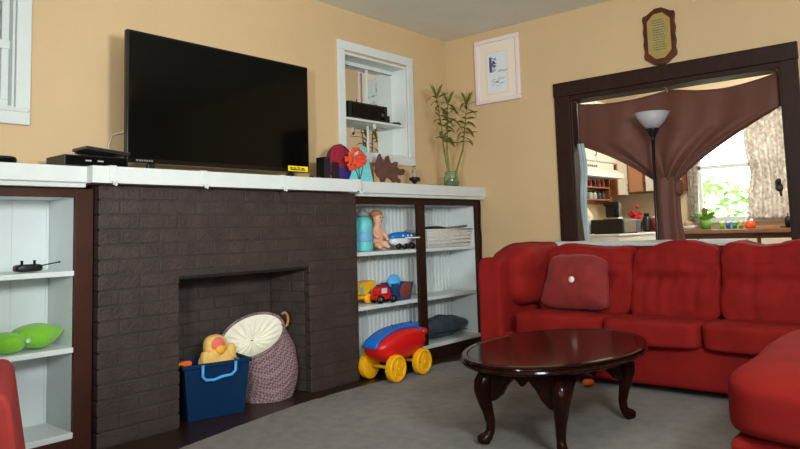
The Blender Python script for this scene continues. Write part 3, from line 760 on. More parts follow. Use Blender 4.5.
# body: from base circle up to tilted rim
base_c = Vector((-2.235, -.21, .002)); rim_c = Vector((-2.335, -.20, .385))
ax_u = Vector((.195, -.01, .082)); ax_v = Vector((-.035, .11, .08))     # rim ellipse axes: opening leans to the camera
ax_n = ax_u.cross(ax_v).normalized()
def hbody(u, v):
    a = u*2*PI
    p0 = base_c+Vector((.155*math.cos(a), .135*math.sin(a), 0))
    p1 = rim_c+ax_u*math.cos(a)+ax_v*math.sin(a)
    p = p0.lerp(p1, v)
    bul = math.sin(v*PI)
    p += Vector((.015*math.cos(a), .02*math.sin(a), 0))*bul+Vector((.055, 0, 0))*bul
    p += Vector((math.cos(a), math.sin(a), 0))*.009*noise.noise(Vector((math.cos(a)*2.2, math.sin(a)*2.2, v*5)))
    p.y = min(p.y, -.045)
    if p.x > -2.062: p.x = -2.062-(p.x+2.062)*.0
    return p
q = MB(); q.grid(hbody, 64, 22); q.add([hbody(i/64, 0) for i in range(64)], [tuple(range(64))]); q.build('bag', ck, hm, smooth=True)
q = MB(); q.tube([rim_c+ax_u*math.cos(a)+ax_v*math.sin(a) for a in [2*PI*i/48 for i in range(48)]], .009, 8, True); q.build('rim', ck, hm, smooth=True)
def liner(u, v):
    a = u*2*PI; s_ = 1-v*.97
    p = rim_c+(ax_u*math.cos(a)+ax_v*math.sin(a))*s_*.985
    dep = .05*math.sin(min(1, v*1.2)*PI/2)
    p -= ax_n*(dep if ax_n.z > 0 else -dep)
    p += ax_n*.007*math.sin(a*17)*math.sin(v*PI)
    return p
q = MB(); q.grid(liner, 96, 14); q.build('liner', cream_m, hm, smooth=True)
for sgn in (-1, 1):
    e = rim_c+ax_u*sgn+(Vector((-.02, .0, .03)) if sgn < 0 else Vector((0, 0, -.01)))
    q = MB(); pts = []
    for i in range(15):
        a = PI*i/14*1.5-.6
        pts.append(e+Vector((sgn*.012+sgn*.028*math.sin(a), -.03-.004*i*.2, .0+.042*math.cos(a)*(1 if sgn > 0 else 1))))
    q.tube(pts, .008, 8); q.build('handle', tan_m, hm, smooth=True)

# ------------------------------------------------------------------ ride-on wagon toy
wg = thing('toy_wagon', 'red and blue plastic toy wagon with yellow wheels on the hearth', 'toy wagon', (-1.362, -.485, .0042), math.radians(2))
def wheel(x, y, sgn, r_=.088):
    q = MB(); q.lathe([(.03, -.026), (r_-.012, -.026), (r_-.002, -.02), (r_, -.006), (r_, .006), (r_-.002, .02), (r_-.012, .027), (r_-.022, .026), (r_-.026, .016), (.034, .016), (.03, .026), (.012, .028)], (x, y, r_+.0005), 36, 'y')
    if sgn < 0: q.v = [(v[0], 2*y-v[1], v[2]) for v in q.v]
    wo = q.build('wheel', yellow_m, wg, smooth=True, local=True, autos=35)
    star = []
    for k in range(10):
        a = 2*PI*k/10+.3; rr_ = .063 if k % 2 == 0 else .036
        star += [(x+rr_*math.cos(a-.12), r_+rr_*math.sin(a-.12)), (x+rr_*math.cos(a+.12), r_+rr_*math.sin(a+.12))]
    q = MB(); q.prism(star, y+sgn*.0165, y+sgn*.0245, 'y')
    q.build('spokes', yellow_m, wo, .002, local=True)
    q = MB(); q.ball((x, y+sgn*.028, r_), .011, .006, .011); q.build('hub_cap', yellow_m, wo, smooth=True, local=True)
for x in (-.145, .14):
    for sgn in (-1, 1): wheel(x, sgn*.115, sgn)
for x in (-.145, .14):
    q = MB(); q.tube([(x, -.088, .088), (x, .088, .088)], .012, 8); q.build('axle', yellow_m, wg, smooth=True, local=True)
def bodyf(w_, q_):
    # longer at the nose, lower at rear
    w_.z *= 1-.14*(q_.x > 0)*q_.x
    w_.y *= 1-.22*max(0, -q_.z)
    w_.x *= 1-.12*max(0, -q_.z)
    w_.z += -.018*max(0, -q_.x)**2*max(0, q_.z)*2+.016*q_.x*max(0, q_.z)
    return w_
q = MB(); q.soft((-.005, 0, .215), .255, .128, .105, 3.2, 24, bodyf); q.build('tub', redp_m, wg, smooth=True, local=True)
def lidf(w_, q_):
    w_.z += -.03*max(0, -q_.x)**2-.012*0; w_.z += .016*q_.x
    return w_
q = MB()
def topband(u, v):
    x = -.262+.5*u; yv = (v-.5)*.115
    t = (x+.005)/.255
    k = 3.2; zz = max(0, 1-abs(t)**k-abs(yv/.128)**k)**(1/k)
    z = .215+.105*zz*(1-.14*max(0, t))-.036*max(0, -t)**2*zz+.016*t*zz+.008
    return (x-.006*(u < .08), yv, z)
q.grid(topband, 34, 8); q.build('stripe', bluep_m, wg, smooth=True, local=True, solid=.012)
q = MB(); q.soft((.12, 0, .325), .11, .06, .016, 3, 14); q.build('seat', bluep_m, wg, smooth=True, local=True)
q = MB(); q.soft((.235, 0, .272), .035, .09, .028, 3, 10); q.build('rear_handle', redp_m, wg, smooth=True, local=True)
q = MB()
for i in range(5): q.ball((-.0+.05*i, (-1)**i*.02, .337), .014, .014, .008, 10, 6)
q.build('studs', mat('stud_blue', (30, 80, 160), .35), wg, smooth=True, local=True)

# ------------------------------------------------------------------ left bookcase items
rc = thing('radio_controller', 'black radio controller with antenna on the left bookcase upper shelf', 'controller', (-3.62, -.2, .841))
q = MB(); q.soft((-3.615, -.2, .861), .06, .035, .018, 4, 10); q.build('case', black_m, rc, smooth=True)
q = MB(); q.tube([(-3.565, -.2, .868), (-3.475, -.205, .882)], .003, 6); q.ball((-3.475, -.205, .882), .005); q.build('antenna', black_m, rc, smooth=True)
for x in (-3.645, -3.59): q = MB(); q.lathe([(.006, 0), (.006, .014), (.009, .018)], (x, -.21, .878), 8); q.build('stick', black_m, rc, smooth=True)
pp = thing('plush_toy', 'lime green pointed plush toy on the left bookcase lower shelf', 'plush toy', (-3.6, -.18, .484))
def plf(w_, q_):
    t = q_.x
    s_ = (1-.75*max(0, t)**1.3)
    w_.y *= s_; w_.z *= s_
    w_.z += .015*max(0, t)
    return wr(.012, 9)(w_, q_)
q = MB(); q.soft((-3.56, -.19, .545), .115, .085, .058, 2.4, 18, plf); q.build('body', green_m, pp, smooth=True)
q = MB(); q.soft((-3.70, -.2, .53), .072, .075, .046, 2.4, 14, wr(.01, 9, 3)); q.build('head', green_m, pp, smooth=True)
q = MB(); q.ball((-3.632, -.262, .535), .011, .008, .011); q.build('eye', white_m, pp, smooth=True)

# ------------------------------------------------------------------ right bookcase items
S1, S2 = .843, .469
t_ = thing('teal_bottle', 'tall teal toy bottle at the left of the upper bookcase shelf', 'toy bottle', (-1.30, -.15, S1))
q = MB(); q.lathe([(.066, 0), (.068, .02), (.066, .15), (.07, .2), (.06, .235), (.04, .25)], n=24); q.build('body', teal_m, t_, smooth=True, local=True)
q = MB(); q.lathe([(.042, .2505), (.05, .262), (.05, .278), (.03, .293), (.012, .31)], n=20); q.build('cap', mat('cap_grey', (130, 132, 134), .5), t_, smooth=True, local=True)
q = MB(); q.lathe([(.0685, .07), (.0705, .075), (.0695, .13), (.068, .135)], n=24); q.build('label_band', mat('band_blue', (110, 170, 210), .5), t_, smooth=True, local=True)
dl = thing('baby_doll', 'bare baby doll sitting on the upper shelf beside the teal bottle', 'doll', (-1.15, -.15, S1+.002))
dl.scale = (1.18, 1.18, 1.18)
def skinbody(name, verts, edges, radii, m, parent, root=0, sub=2):
    me = bpy.data.meshes.new(name); me.from_pydata(verts, edges, []); o = bpy.data.objects.new(name, me); COL.objects.link(o); o.parent = parent
    sk = o.modifiers.new('skin', 'SKIN'); ss = o.modifiers.new('sub', 'SUBSURF'); ss.levels = sub; ss.render_levels = sub
    if not me.skin_vertices: me.attributes.new  # layer comes with the modifier
    for v, r_ in zip(me.skin_vertices[0].data, radii): v.radius = (r_, r_) if not isinstance(r_, tuple) else r_
    me.skin_vertices[0].data[root].use_root = True
    sk.use_smooth_shade = True
    me.materials.append(m)
    return o
dv = [(0,0,.04),(0,.005,.085),(0,0,.125),(0,-.002,.152),(0,-.006,.178),(0,-.008,.205),(0,-.006,.23),
      (-.032,0,.125),(-.05,-.025,.095),(-.04,-.055,.075),(.032,0,.125),(.052,-.022,.09),(.045,-.05,.06),
      (-.028,-.012,.035),(-.04,-.04,.036),(-.045,-.065,.018),(-.045,-.075,.024),(.028,-.012,.035),(.034,-.04,.038),(.038,-.06,.018),(.038,-.068,.024)]
de = [(0,1),(1,2),(2,3),(3,4),(4,5),(5,6),(2,7),(7,8),(8,9),(2,10),(10,11),(11,12),(0,13),(13,14),(14,15),(15,16),(0,17),(17,18),(18,19),(19,20)]
drd = [.036,.036,.034,.018,.03,.038,.026,.017,.014,.011,.017,.014,.011,.022,.02,.014,.011,.022,.02,.014,.011]
db = skinbody('body', dv, de, drd, skin_m, dl)
q = MB(); q.soft((0, .006, .228), .039, .038, .026, 2.3, 12); q.build('hair', hair_m, dl, smooth=True, local=True)
for sx in (-1, 1): q = MB(); q.ball((sx*.013, -.041, .205), .004); q.build('eye', black_m, db, smooth=True, local=True)
q = MB(); q.ball((0, -.044, .196), .004); q.build('nose', skin_m, db, smooth=True, local=True)
q = MB(); q.ball((0, -.038, .183), .007, .004, .003); q.build('mouth', mat('lip', (190, 90, 90), .5), db, smooth=True, local=True)
cu = thing('paper_tag', 'small purple square card fixed to the bookcase back above the doll', 'card', (-1.03, -.03, 1.06))
cu.rotation_euler = (0, math.radians(10), 0)
q = MB(); q.box(-.035, -.004, 0, .035, .0, .075); q.build('card', mat('purple_card', (128, 92, 196), .6), cu, local=True)
q = MB(); q.box(-.012, -.0055, .012, .02, -.0042, .045); q.build('picture', mat('lilac_print', (184, 160, 220), .6), cu, local=True)
ap = thing('toy_airplane', 'blue and white toy airplane on the upper shelf of right bookcase', 'toy airplane', (-.915, -.19, S1), math.radians(0))
ap.scale = (1.1, 1.1, 1.15)
def apf(w_, q_):
    w_.y *= 1-.75*max(0, q_.x)**1.5; w_.z *= 1-.7*max(0, q_.x)**1.5; w_.z += .02*max(0, q_.x)
    return w_
q = MB(); q.soft((0, 0, .058), .125, .045, .036, 2.5, 18, apf); q.build('fuselage', mat('toy_white', (224, 228, 232), .4), ap, smooth=True, local=True)
def apf2(w_, q_):
    w_ = apf(w_, q_); w_.z = max(w_.z, -.008); return w_
q = MB(); q.soft((-.005, 0, .082), .128, .048, .034, 2.5, 18, apf2); q.build('upper_shell', mat('toy_blue', (22, 116, 200), .35), ap, smooth=True, local=True)
q = MB(); q.prism([(-.04, -.02), (.03, -.02), (.06, -.115), (.03, -.115)], .072, .079, 'z'); q.build('wing', mat('toy_white', (224, 228, 232), .4), ap, .002, local=True)
q = MB(); q.prism([(-.04, .02), (.03, .02), (.06, .10), (.03, .10)], .072, .079, 'z'); q.build('wing', mat('toy_white', (224, 228, 232), .4), ap, .002, local=True)
q = MB(); q.prism([(.09, .09), (.115, .09), (.17, .098), (.17, .104), (.13, .108)], -.05, .05, 'y'); q.build('tail', mat('tail_grey', (110, 118, 128), .4), ap, .001, local=True)
for x in (-.07, -.005, .075):
    q = MB(); q.lathe([(.006, -.012), (.019, -.012), (.021, 0), (.019, .012), (.006, .012)], (x, -.03, .0215), 16, 'y'); q.build('wheel', black_m, ap, smooth=True, local=True)
for x in (-.04, .01, .05): q = MB(); q.ball((x, -.045, .09), .009, .006, .007); q.build('window', mat('toy_white', (224, 228, 232), .4), ap, smooth=True, local=True)

yt = thing('toy_dump_truck', 'yellow toy dump truck half hidden behind the brick edge on middle shelf', 'toy truck', (-1.345, -.11, S2+.001))
yt.scale = (1.1, 1.0, 1.1)
q = MB(); q.box(-.15, -.055, .03, .09, .055, .055); q.build('chassis', yellow_m, yt, .004, local=True)
q = MB(); q.prism([(-.15, .058), (.05, .058), (.13, .125), (.13, .145), (-.02, .135), (-.15, .11)], -.06, .06, 'y'); q.build('dump_bed', yellow_m, yt, .005, local=True)
q = MB(); q.box(-.02, -.064, .06, .01, -.0605, .12); q.build('badge', teal_m, yt, .003, local=True)
for x in (-.11, .05):
    for sgn in (-1, 1): q = MB(); q.lathe([(.012, -.015), (.03, -.015), (.032, 0), (.03, .015), (.012, .015)], (x, sgn*.06, .0325), 20, 'y'); q.build('wheel', yellow_m, yt, smooth=True, local=True)
rt = thing('toy_fire_truck', 'small red toy truck with black wheels in front of yellow dump truck', 'toy truck', (-1.215, -.245, S2), math.radians(-12))
q = MB(); q.box(-.085, -.04, .028, .085, .04, .06); q.build('chassis', redp_m, rt, .006, local=True)
q = MB(); q.prism([(-.07, .061), (.05, .061), (.04, .1), (.02, .12), (-.045, .12), (-.07, .1)], -.038, .038, 'y'); q.build('cab', redp_m, rt, .006, local=True)
q = MB(); q.box(-.035, -.0405, .072, .012, -.0385, .108); q.build('window', mat('toy_window', (190, 206, 200), .2), rt, .002, local=True)
q = MB(); q.box(-.04, -.03, .1205, .01, .03, .132); q.build('roof_rack', mat('rack_maroon', (120, 30, 34), .5), rt, .003, local=True)
for x in (-.05, .06):
    for sgn in (-1, 1):
        q = MB(); q.lathe([(.014, -.013), (.028, -.013), (.03, 0), (.028, .013), (.014, .013)], (x, sgn*.042, .0305), 20, 'y'); wo = q.build('wheel', black_m, rt, smooth=True, local=True)
        q = MB(); q.lathe([(.013, 0), (.013, .004), (.006, .006)], (x, sgn*.055, .0305), 12, 'y'); q.build('rim', white_m, wo, smooth=True, local=True)
bk_ = thing('toy_basket', 'dark blue fabric toy basket on the middle bookcase shelf', 'basket', (-.99, -.19, S2+.001))
bk_.scale = (.82, .82, .95)
q = MB()
v1 = taper_box(.10, .075, .0, .135, .09, .135); v2 = taper_box(.096, .071, .005, .131, .086, .135)
q.add(v1+v2, [(3,2,1,0),(0,1,5,4),(1,2,6,5),(2,3,7,6),(3,0,4,7),(8,9,10,11),(12,13,9,8),(13,14,10,9),(14,15,11,10),(15,12,8,11),(4,5,13,12),(5,6,14,13),(6,7,15,14),(7,4,12,15)])
q.build('tub', mat('basket_blue', (36, 50, 104), .7, dark=(30, 80, 130), vscale=20), bk_, .004, local=True)
q = MB(); q.soft((.022, -.087, .075), .075, .012, .062, 2.6, 14, lambda w_, q_: w_+Vector((0, .016*q_.z*-1, 0))); q.build('pocket', mat('rust_red_net', (132, 62, 48), .8, bump=.4, bscale=80), bk_, smooth=True, local=True)
ds = tag(MB().lathe([(.0, -.006), (.045, -.006), (.05, 0), (.045, .006), (.02, .007), (.018, .01), (.0001, .01)], (-1.09, -.20, .605+.03), 24, 'y').build('toy_disc', lblue_m, smooth=True), 'bright blue toy disc propped in the left end of the dark blue basket', 'toy')
ds.location = (-1.075, -.235, .565); ds.rotation_euler = (0, 0, math.radians(-38))

bs = thing('wicker_basket', 'white wicker basket on upper shelf of the right bookcase bay', 'basket', (-.385, -.155, S1))
bs.scale = (.95, 1, 1)
wick = mat('white_wicker', (216, 214, 206), .7, var=.12, vscale=30, stretch=(1, 1, 5), bump=.8, bscale=60)
q = MB()
v1 = taper_box(.30, .095, .0, .325, .11, .14); v2 = taper_box(.292, .087, .006, .317, .102, .14)
q.add(v1+v2, [(3,2,1,0),(0,1,5,4),(1,2,6,5),(2,3,7,6),(3,0,4,7),(8,9,10,11),(12,13,9,8),(13,14,10,9),(14,15,11,10),(15,12,8,11),(4,5,13,12),(5,6,14,13),(6,7,15,14),(7,4,12,15)])
q.build('tub', wick, bs, .006, local=True)
q = MB()
for i in range(26):
    x = -.295+i*.0235; q.tube([(x*.99, -.097, .006), (x*1.03, -.104, .07), (x*1.07, -.112, .135)], .0045, 5)
for z in (.03, .06, .09, .12): q.tube([(-.31, -.099-.08*z, z), (.31, -.099-.08*z, z)], .0045, 5)
q.tube([(-.325, -.11, .14), (.325, -.11, .14), (.325, .11, .14), (-.325, .11, .14)], .008, 6, True)
q.build('weave', wick, bs, smooth=True, local=True)
hd = thing('hand_rake', 'black toy rake with pale handle lying across the wicker basket', 'toy', (-.40, -.2, .985))
q = MB(); q.tube([(-.36, -.2, .997), (-.06, -.2, 1.012)], .008, 8); q.build('handle', mat('rake_handle', (120, 104, 80), .6), hd, smooth=True)
q = MB(); q.soft((-.53, -.2, 1.0), .17, .04, .015, 3, 10, lambda w_, q_: w_+Vector((0, 0, -.012*q_.x*q_.x))); q.build('head', black_m, hd, smooth=True)
bg = thing('folded_jacket', 'dark navy padded bundle in the bottom of the right bookcase bay', 'bundle', (-.44, -.155, .1125))
navyf = mat('navy_nylon', (72, 82, 94), .45, dark=(46, 54, 64), vscale=6, bump=.3, bscale=40)
def bgf(w_, q_):
    w_.z *= 1-.55*max(0, q_.x)**1.6; w_.y *= 1-.3*max(0, q_.x)**2
    if q_.z < 0: w_.z *= .8
    return wr(.016, 9, 5)(w_, q_)
q = MB(); q.soft((-.42, -.168, .20), .335, .105, .092, 2.4, 24, bgf); q.build('shell', navyf, bg, smooth=True)
q = MB(); q.tube([(-.70, -.262, .18), (-.5, -.275, .172), (-.3, -.27, .165), (-.18, -.25, .16)], .004, 6); q.build('seam', black_m, bg, smooth=True)

# orange ball piece at sofa front
tag(MB().soft((-.955, -1.68, .029), .033, .033, .021, 2.4, 12).build('toy_ball', orange_m, smooth=True), 'orange toy ball piece on the carpet at the foot of the sofa', 'toy')

# ------------------------------------------------------------------ red armchair by the left bookcase
ac = thing('armchair', 'bright red armchair by the left bookcase, only its arm in view', 'armchair', (-4.335, -.89, .0045), math.radians(-21))
redb = mat('coral_red_fabric', (172, 56, 52), .85, dark=(160, 46, 43), vscale=6, bump=.15, bscale=200)
def arm_prism(mb, x0, x1, flare):
    pts = []
    mb.prism([(x0, .06), (x1+flare, .06), (x1, .50), (x1-.02, .535), (x0+.02, .545), (x0, .52)], -.36, .33, 'y')
q = MB(); arm_prism(q, .27, .385, .06); q.build('arm', redb, ac, .018, local=True)
q = MB(); q.prism([(-.27, .06), (-.445, .06), (-.385, .50), (-.365, .535), (-.29, .545), (-.27, .52)], -.36, .33, 'y'); q.build('arm', redb, ac, .018, local=True)
q = MB(); q.box(-.268, -.34, .06, .268, .33, .27); q.build('base', redb, ac, .015, local=True)
MB().soft((0, -.05, .35), .265, .31, .08, 6, 14).build('seat_cushion', redb, ac, smooth=True, local=True)
MB().soft((0, .26, .52), .265, .085, .26, 5, 14, lambda w_, q_: w_).build('back_cushion', redb, ac, smooth=True, local=True)
for x in (-.33, .33):
    for y in (-.3, .28): q = MB(); q.lathe([(.02, 0), (.026, .06)], (x, y, 0), 12); q.build('leg', brown_m, ac, smooth=True, local=True)

# ------------------------------------------------------------------ kitchen
def cabinet(name, label, x0, y0, z0, x1, y1, z1, face, body, doors, doorm, knobs=None, group=None, cat='cabinet'):
    t = thing(name, label, cat, ((x0+x1)/2, (y0+y1)/2, z0), 0, group)
    B(x0, y0, z0, x1, y1, z1).build('body', body, t, .003)
    for (a0, c0, a1, c1, *r) in doors:
        if face == '-y':
            d_ = B(a0, y0-.018, c0, a1, y0-.001, c1).build('door', r[0] if r else doorm, t, .003)
            kx = a1-.04; MB().tube([(kx, y0-.02, c0+.06), (kx, y0-.04, c0+.06), (kx, y0-.04, c0+.12), (kx, y0-.02, c0+.12)], .006, 6).build('handle', black_m, d_, smooth=True)
        else:
            d_ = B(x0-.018, a0, c0, x0-.001, a1, c1).build('door', r[0] if r else doorm, t, .003)
            ky = a1-.035 if a1 < a0 else a0+.035; MB().ball((x0-.026, ky, c0+.10), .012).build('knob', black_m, d_, smooth=True)
    return t
cabinet('wall_cabinet', 'white two door wall cabinet over the range hood in the kitchen', 1.74, -.33, 1.69, 2.875, -.002, 2.4, '-y', cabw_m, [(1.76, 1.70, 2.30, 2.39), (2.315, 1.70, 2.865, 2.39)], cabw_m)
cabinet('wall_cabinet', 'tall brown sided wall cabinet with white door in the kitchen corner', 2.88, -.33, 1.325, 3.165, -.002, 2.4, '-y', wood_m, [(2.89, 1.335, 3.16, 2.39)], cabw_m)
cabinet('wall_cabinet', 'brown wood wall cabinet on the kitchen window wall, seen left of the lamp', 3.17, -.54, 1.36, KX-.002, -.34, 2.4, '-x', wood_m, [(-.36, 1.37, -.525, 2.39)], mat('door_tanwood', (176, 124, 88), .5))
cabinet('wall_cabinet', 'cream door wall cabinet half hidden by the lamp pole and drape', 3.17, -.94, 1.36, KX-.002, -.545, 2.4, '-x', wood_m, [(-.565, 1.37, -.92, 2.39)], cabw_m)
hd = thing('range_hood', 'white range hood below the kitchen wall cabinets', 'range hood', (2.3, -.25, 1.46))
q = MB(); q.prism([(-.002, 1.62), (-.36, 1.62), (-.46, 1.565), (-.46, 1.51), (-.002, 1.51)], 1.82, 2.79, 'x'); q.build('canopy', mat('hood_white', (226, 222, 210), .35), hd, .004)
B(1.83, -.34, 1.622, 2.78, -.002, 1.689).build('vent_box', cabw_m, hd)
q = MB(); [q.box(1.95+i*.05, -.344, 1.63, 1.98+i*.05, -.3405, 1.655) for i in range(8)]; q.build('grille', grey_m, hd)
# spice shelf
ssf = thing('spice_rack', 'small brown two tier spice rack under the range hood', 'spice rack', (2.1, -.3, 1.22))
q = MB(); q.box(1.66, -.36, 1.26, 2.60, -.22, 1.275); q.box(1.66, -.36, 1.395, 2.60, -.22, 1.41); q.box(1.66, -.36, 1.22, 1.675, -.22, 1.505); q.box(2.585, -.36, 1.22, 2.6, -.22, 1.505); q.box(1.66, -.225, 1.22, 2.6, -.215, 1.505); q.build('frame', wood_m, ssf, .002)
rr = random.Random(4)
jc = [mat('spice_red', (170, 60, 40), .4), mat('spice_dark', (50, 44, 36), .4), mat('spice_grey', (176, 180, 170), .3), mat('spice_green', (84, 90, 50), .4)]
jn = ['first', 'second', 'third', 'fourth', 'fifth', 'sixth', 'seventh', 'eighth']
for k, z in enumerate((1.2755, 1.4105)):
    for i in range(8):
        x = 1.735+i*.112; m_ = jc[0] if (k == 1 and i % 3 < 2) else rr.choice(jc[1:])
        j = thing('spice_jar', f'{jn[i]} spice jar from the left on the {"upper" if k else "lower"} tier of spice rack', 'jar', (x, -.30, z), 0, 'spice jars under the hood')
        q = MB(); q.lathe([(.03, 0), (.032, .01), (.032, .06), (.024, .072)], n=12); q.build('jar', m_, j, smooth=True, local=True)
        q = MB(); q.lathe([(.026, .0725), (.026, .09), (.02, .092)], n=12); q.build('lid', jc[2] if k else black_m, j, smooth=True, local=True)
# counters
ctop = thing('counter', 'brown edged kitchen counter with white drawers under the window', 'counter', (3.2, -1.6, 0))
q = MB(); q.box(2.9, KY+.002, .856, KX-.002, -.002, .898); q.build('worktop', counter_m, ctop, .004)
q = MB(); q.box(2.94, KY+.01, .0, KX-.004, -.01, .855); q.build('body', mat('cab_frame_brown', (88, 58, 42), .5), ctop)
for (a, b) in ((-.03, -.64), (-.66, -1.18), (-1.20, -1.78)): 
    d_ = B(2.92, a, .1, 2.939, b, .80).build('door', cabw_m, ctop, .003); MB().ball((2.914, (a+b)/2, .72), .012).build('knob', black_m, d_)
for z in (.70, .56, .38, .18):
    d_ = B(2.92, -1.82, z, 2.939, -2.4, z+.10 if z > .4 else z+.16).build('drawer', cabw_m, ctop, .003); MB().ball((2.914, -2.1, z+.05), .012).build('knob', black_m, d_)
rg = thing('kitchen_range', 'white kitchen range against the left kitchen wall', 'range', (2.1, -.6, 0))
B(1.30, -.98, .02, 2.35, -.02, .872).build('body', mat('enamel_white', (228, 226, 220), .3), rg, .008)
B(1.29, -.99, .873, 2.36, -.015, .895).build('cooktop', mat('enamel_white', (228, 226, 220), .3), rg, .005)
B(1.4, -1.0, .2, 2.25, -.981, .7).build('oven_door', mat('enamel_grey', (200, 200, 198), .3), rg, .004)
MB().tube([(1.45, -1.0, .72), (1.45, -1.03, .72), (2.2, -1.03, .72), (2.2, -1.0, .72)], .01, 8).build('handle', chrome_m, rg, smooth=True)
mw = thing('microwave', 'black microwave on the white range', 'microwave', (1.62, -.82, .896))
B(1.42, -.975, .902, 1.85, -.65, 1.035).build('case', black_m, mw, .006)
B(1.43, -.985, .91, 1.72, -.9755, 1.03).build('door', mat('micro_glass_reflection', (120, 126, 110), .1), mw, .003)  # green-grey reflection on the glass painted in as base colour
B(1.73, -.984, .91, 1.84, -.9755, 1.03).build('control_panel', grey_m, mw, .003)
for x in (1.45, 1.82): B(x-.015, -.95, .8955, x+.015, -.67, .9022).build('foot', black_m, mw)
tw = tag(MB().soft((1.47, -.61, .976), .05, .02, .08, 5, 8).build('paper_box', white_m, smooth=True), 'small white carton tucked against the left side of the microwave', 'carton')
cf = thing('coffee_maker', 'black coffee maker standing on top of the microwave', 'coffee maker', (1.62, -.78, 1.036))
B(1.60, -.86, 1.036, 1.70, -.70, 1.055).build('base', chrome_m, cf, .004)
B(1.64, -.85, 1.0552, 1.70, -.71, 1.20).build('tower', black_m, cf, .006)
B(1.615, -.86, 1.17, 1.639, -.70, 1.215).build('brew_head', black_m, cf, .008)
MB().lathe([(.018, 0), (.022, .02), (.02, .07), (.016, .085)], (1.618, -.83, 1.0555), 16).build('carafe', gloss_m, cf, smooth=True)
cn = thing('cone_ornament', 'cream cone shaped ornament on the white range behind the coffee maker', 'ornament', (2.3, -.35, .868))
MB().lathe([(.13, 0), (.13, .03), (.06, .08), (.055, .14), (.13, .16), (.05, .30)], (2.15, -.22, .896), 20).build('body', mat('cone_cream', (222, 206, 172), .7), cn, smooth=True)
MB().lathe([(.05, 0), (.03, .03)], (2.15, -.22, 1.1965), 16).build('cap', cabw_m, cn, smooth=True)
ptw = thing('hanging_towel', 'pale blue and white towel hanging at the left door jamb', 'towel', (.03, -1.24, .3))
ptm = mat('towel_pale', (186, 200, 204), .9, dark=(132, 156, 164), vscale=9, stretch=(1, 1, .4), bump=.4, bscale=50)
MB().grid(lambda u, v: (.03+.012*math.sin(u*14)+.008*math.sin(v*9), -1.218-.03*v-.05*u*(.7+.3*math.sin(v*4+1))-.008*math.sin(v*13), 1.62-v*1.3), 24, 60).build('cloth', ptm, ptw, smooth=True, solid=.005)
MB().tube([(.02, -1.213, 1.635), (.03, -1.22, 1.645), (.03, -1.24, 1.62)], .006, 6).build('hook', black_m, ptw, smooth=True)
CZ = .8985
pn = thing('flower_pot', 'red flowers in a dark pot on the kitchen counter corner', 'flowers', (2.98, -.42, CZ))
MB().lathe([(.05, 0), (.065, .1), (.06, .105)], (2.99, -.50, CZ), 16).build('pot', black_m, pn, smooth=True)
q = MB(); rr = random.Random(8)
for i in range(30): q.ball((2.99+rr.gauss(0, .035), -.50+rr.gauss(0, .035), CZ+.15+rr.gauss(0, .045)), .024, n=8, m=5)
q.build('blooms', mat('bloom_red', (196, 30, 34), .6), pn, smooth=True)
q = MB(); [q.tube([(2.99, -.50, CZ+.1), (2.99+rr.gauss(0, .03), -.50+rr.gauss(0, .03), CZ+.17)], .004, 5) for i in range(6)]; q.build('stems', leaf_m, pn)
bt = thing('dark_bottle', 'dark rounded bottle on the counter left of the lamp pole', 'bottle', (2.98, -.60, CZ))
MB().lathe([(.045, 0), (.05, .02), (.05, .13), (.038, .165), (.03, .175)], (2.98, -.62, CZ), 20).build('body', mat('bottle_dark', (44, 34, 40), .3), bt, smooth=True)
MB().lathe([(.03, 0), (.03, .03), (.02, .035)], (2.98, -.62, CZ+.1755), 16).build('cap', black_m, bt, smooth=True)
rb = thing('red_canister', 'red patterned canister beside the dark bottle', 'canister', (3.0, -.76, CZ))
MB().lathe([(.06, 0), (.06, .14), (.055, .145)], (3.0, -.73, CZ), 20).build('body', mat('canister_red', (186, 44, 44), .5, dark=(120, 60, 50), vscale=25), rb, smooth=True)
MB().lathe([(.062, 0), (.062, .02), (.03, .025)], (3.0, -.73, CZ+.1455), 20).build('lid', cabw_m, rb, smooth=True)

# kitchen window
kw = MB(); ring(kw, KW['y0']-.06, KW['z0']-.03, KW['y1']+.06, KW['z1']+.07, .07, KX-.022, KX-.001, 'x')
kwo = kw.build('window_2', white_m, None, .004); kwo['kind'] = 'structure'
q = MB(); ring(q, KW['y0'], KW['z0'], KW['y1'], KW['z1'], .04, KX+.03, KX+.06, 'x'); q.box(KX+.03, KW['y0'], 1.60, KX+.065, KW['y1'], 1.645); q.build('sash', white_m, kwo, .003)
B(KX+.044, KW['y0']+.03, KW['z0']+.03, KX+.048, KW['y1']-.03, KW['z1']-.03).build('pane', glass_m, kwo)
floral = mat('floral_curtain', (234, 229, 222), .9, dark=(176, 160, 148), vscale=26, detail=3)
nt = floral.node_tree; pb = nt.nodes['Principled BSDF']; out = [n for n in nt.nodes if n.type == 'OUTPUT_MATERIAL'][0]
tr = nt.nodes.new('ShaderNodeBsdfTranslucent'); mx = nt.nodes.new('ShaderNodeMixShader'); mx.inputs['Fac'].default_value = .62
rampn = [n for n in nt.nodes if n.type == 'VALTORGB'][0]
nt.links.new(rampn.outputs['Color'], tr.inputs['Color'])
nt.links.new(pb.outputs[0], mx.inputs[1]); nt.links.new(tr.outputs[0], mx.inputs[2]); nt.links.new(mx.outputs[0], out.inputs['Surface'])
kc = thing('window_curtain', 'long floral curtain tied at the right side of the kitchen window', 'curtain', (KX-.08, -1.85, .99))
def kcf(u, v):
    pinch = math.exp(-((v-.62)/.14)**2)
    y = -1.60-.49*u; y = y+( -1.9-y)*.16*pinch
    return (KX-.08+.022*math.sin(u*32+.5*math.sin(v*6)), y, 2.36-v*1.37)
MB().grid(kcf, 80, 30).build('panel', floral, kc, smooth=True, solid=.002)
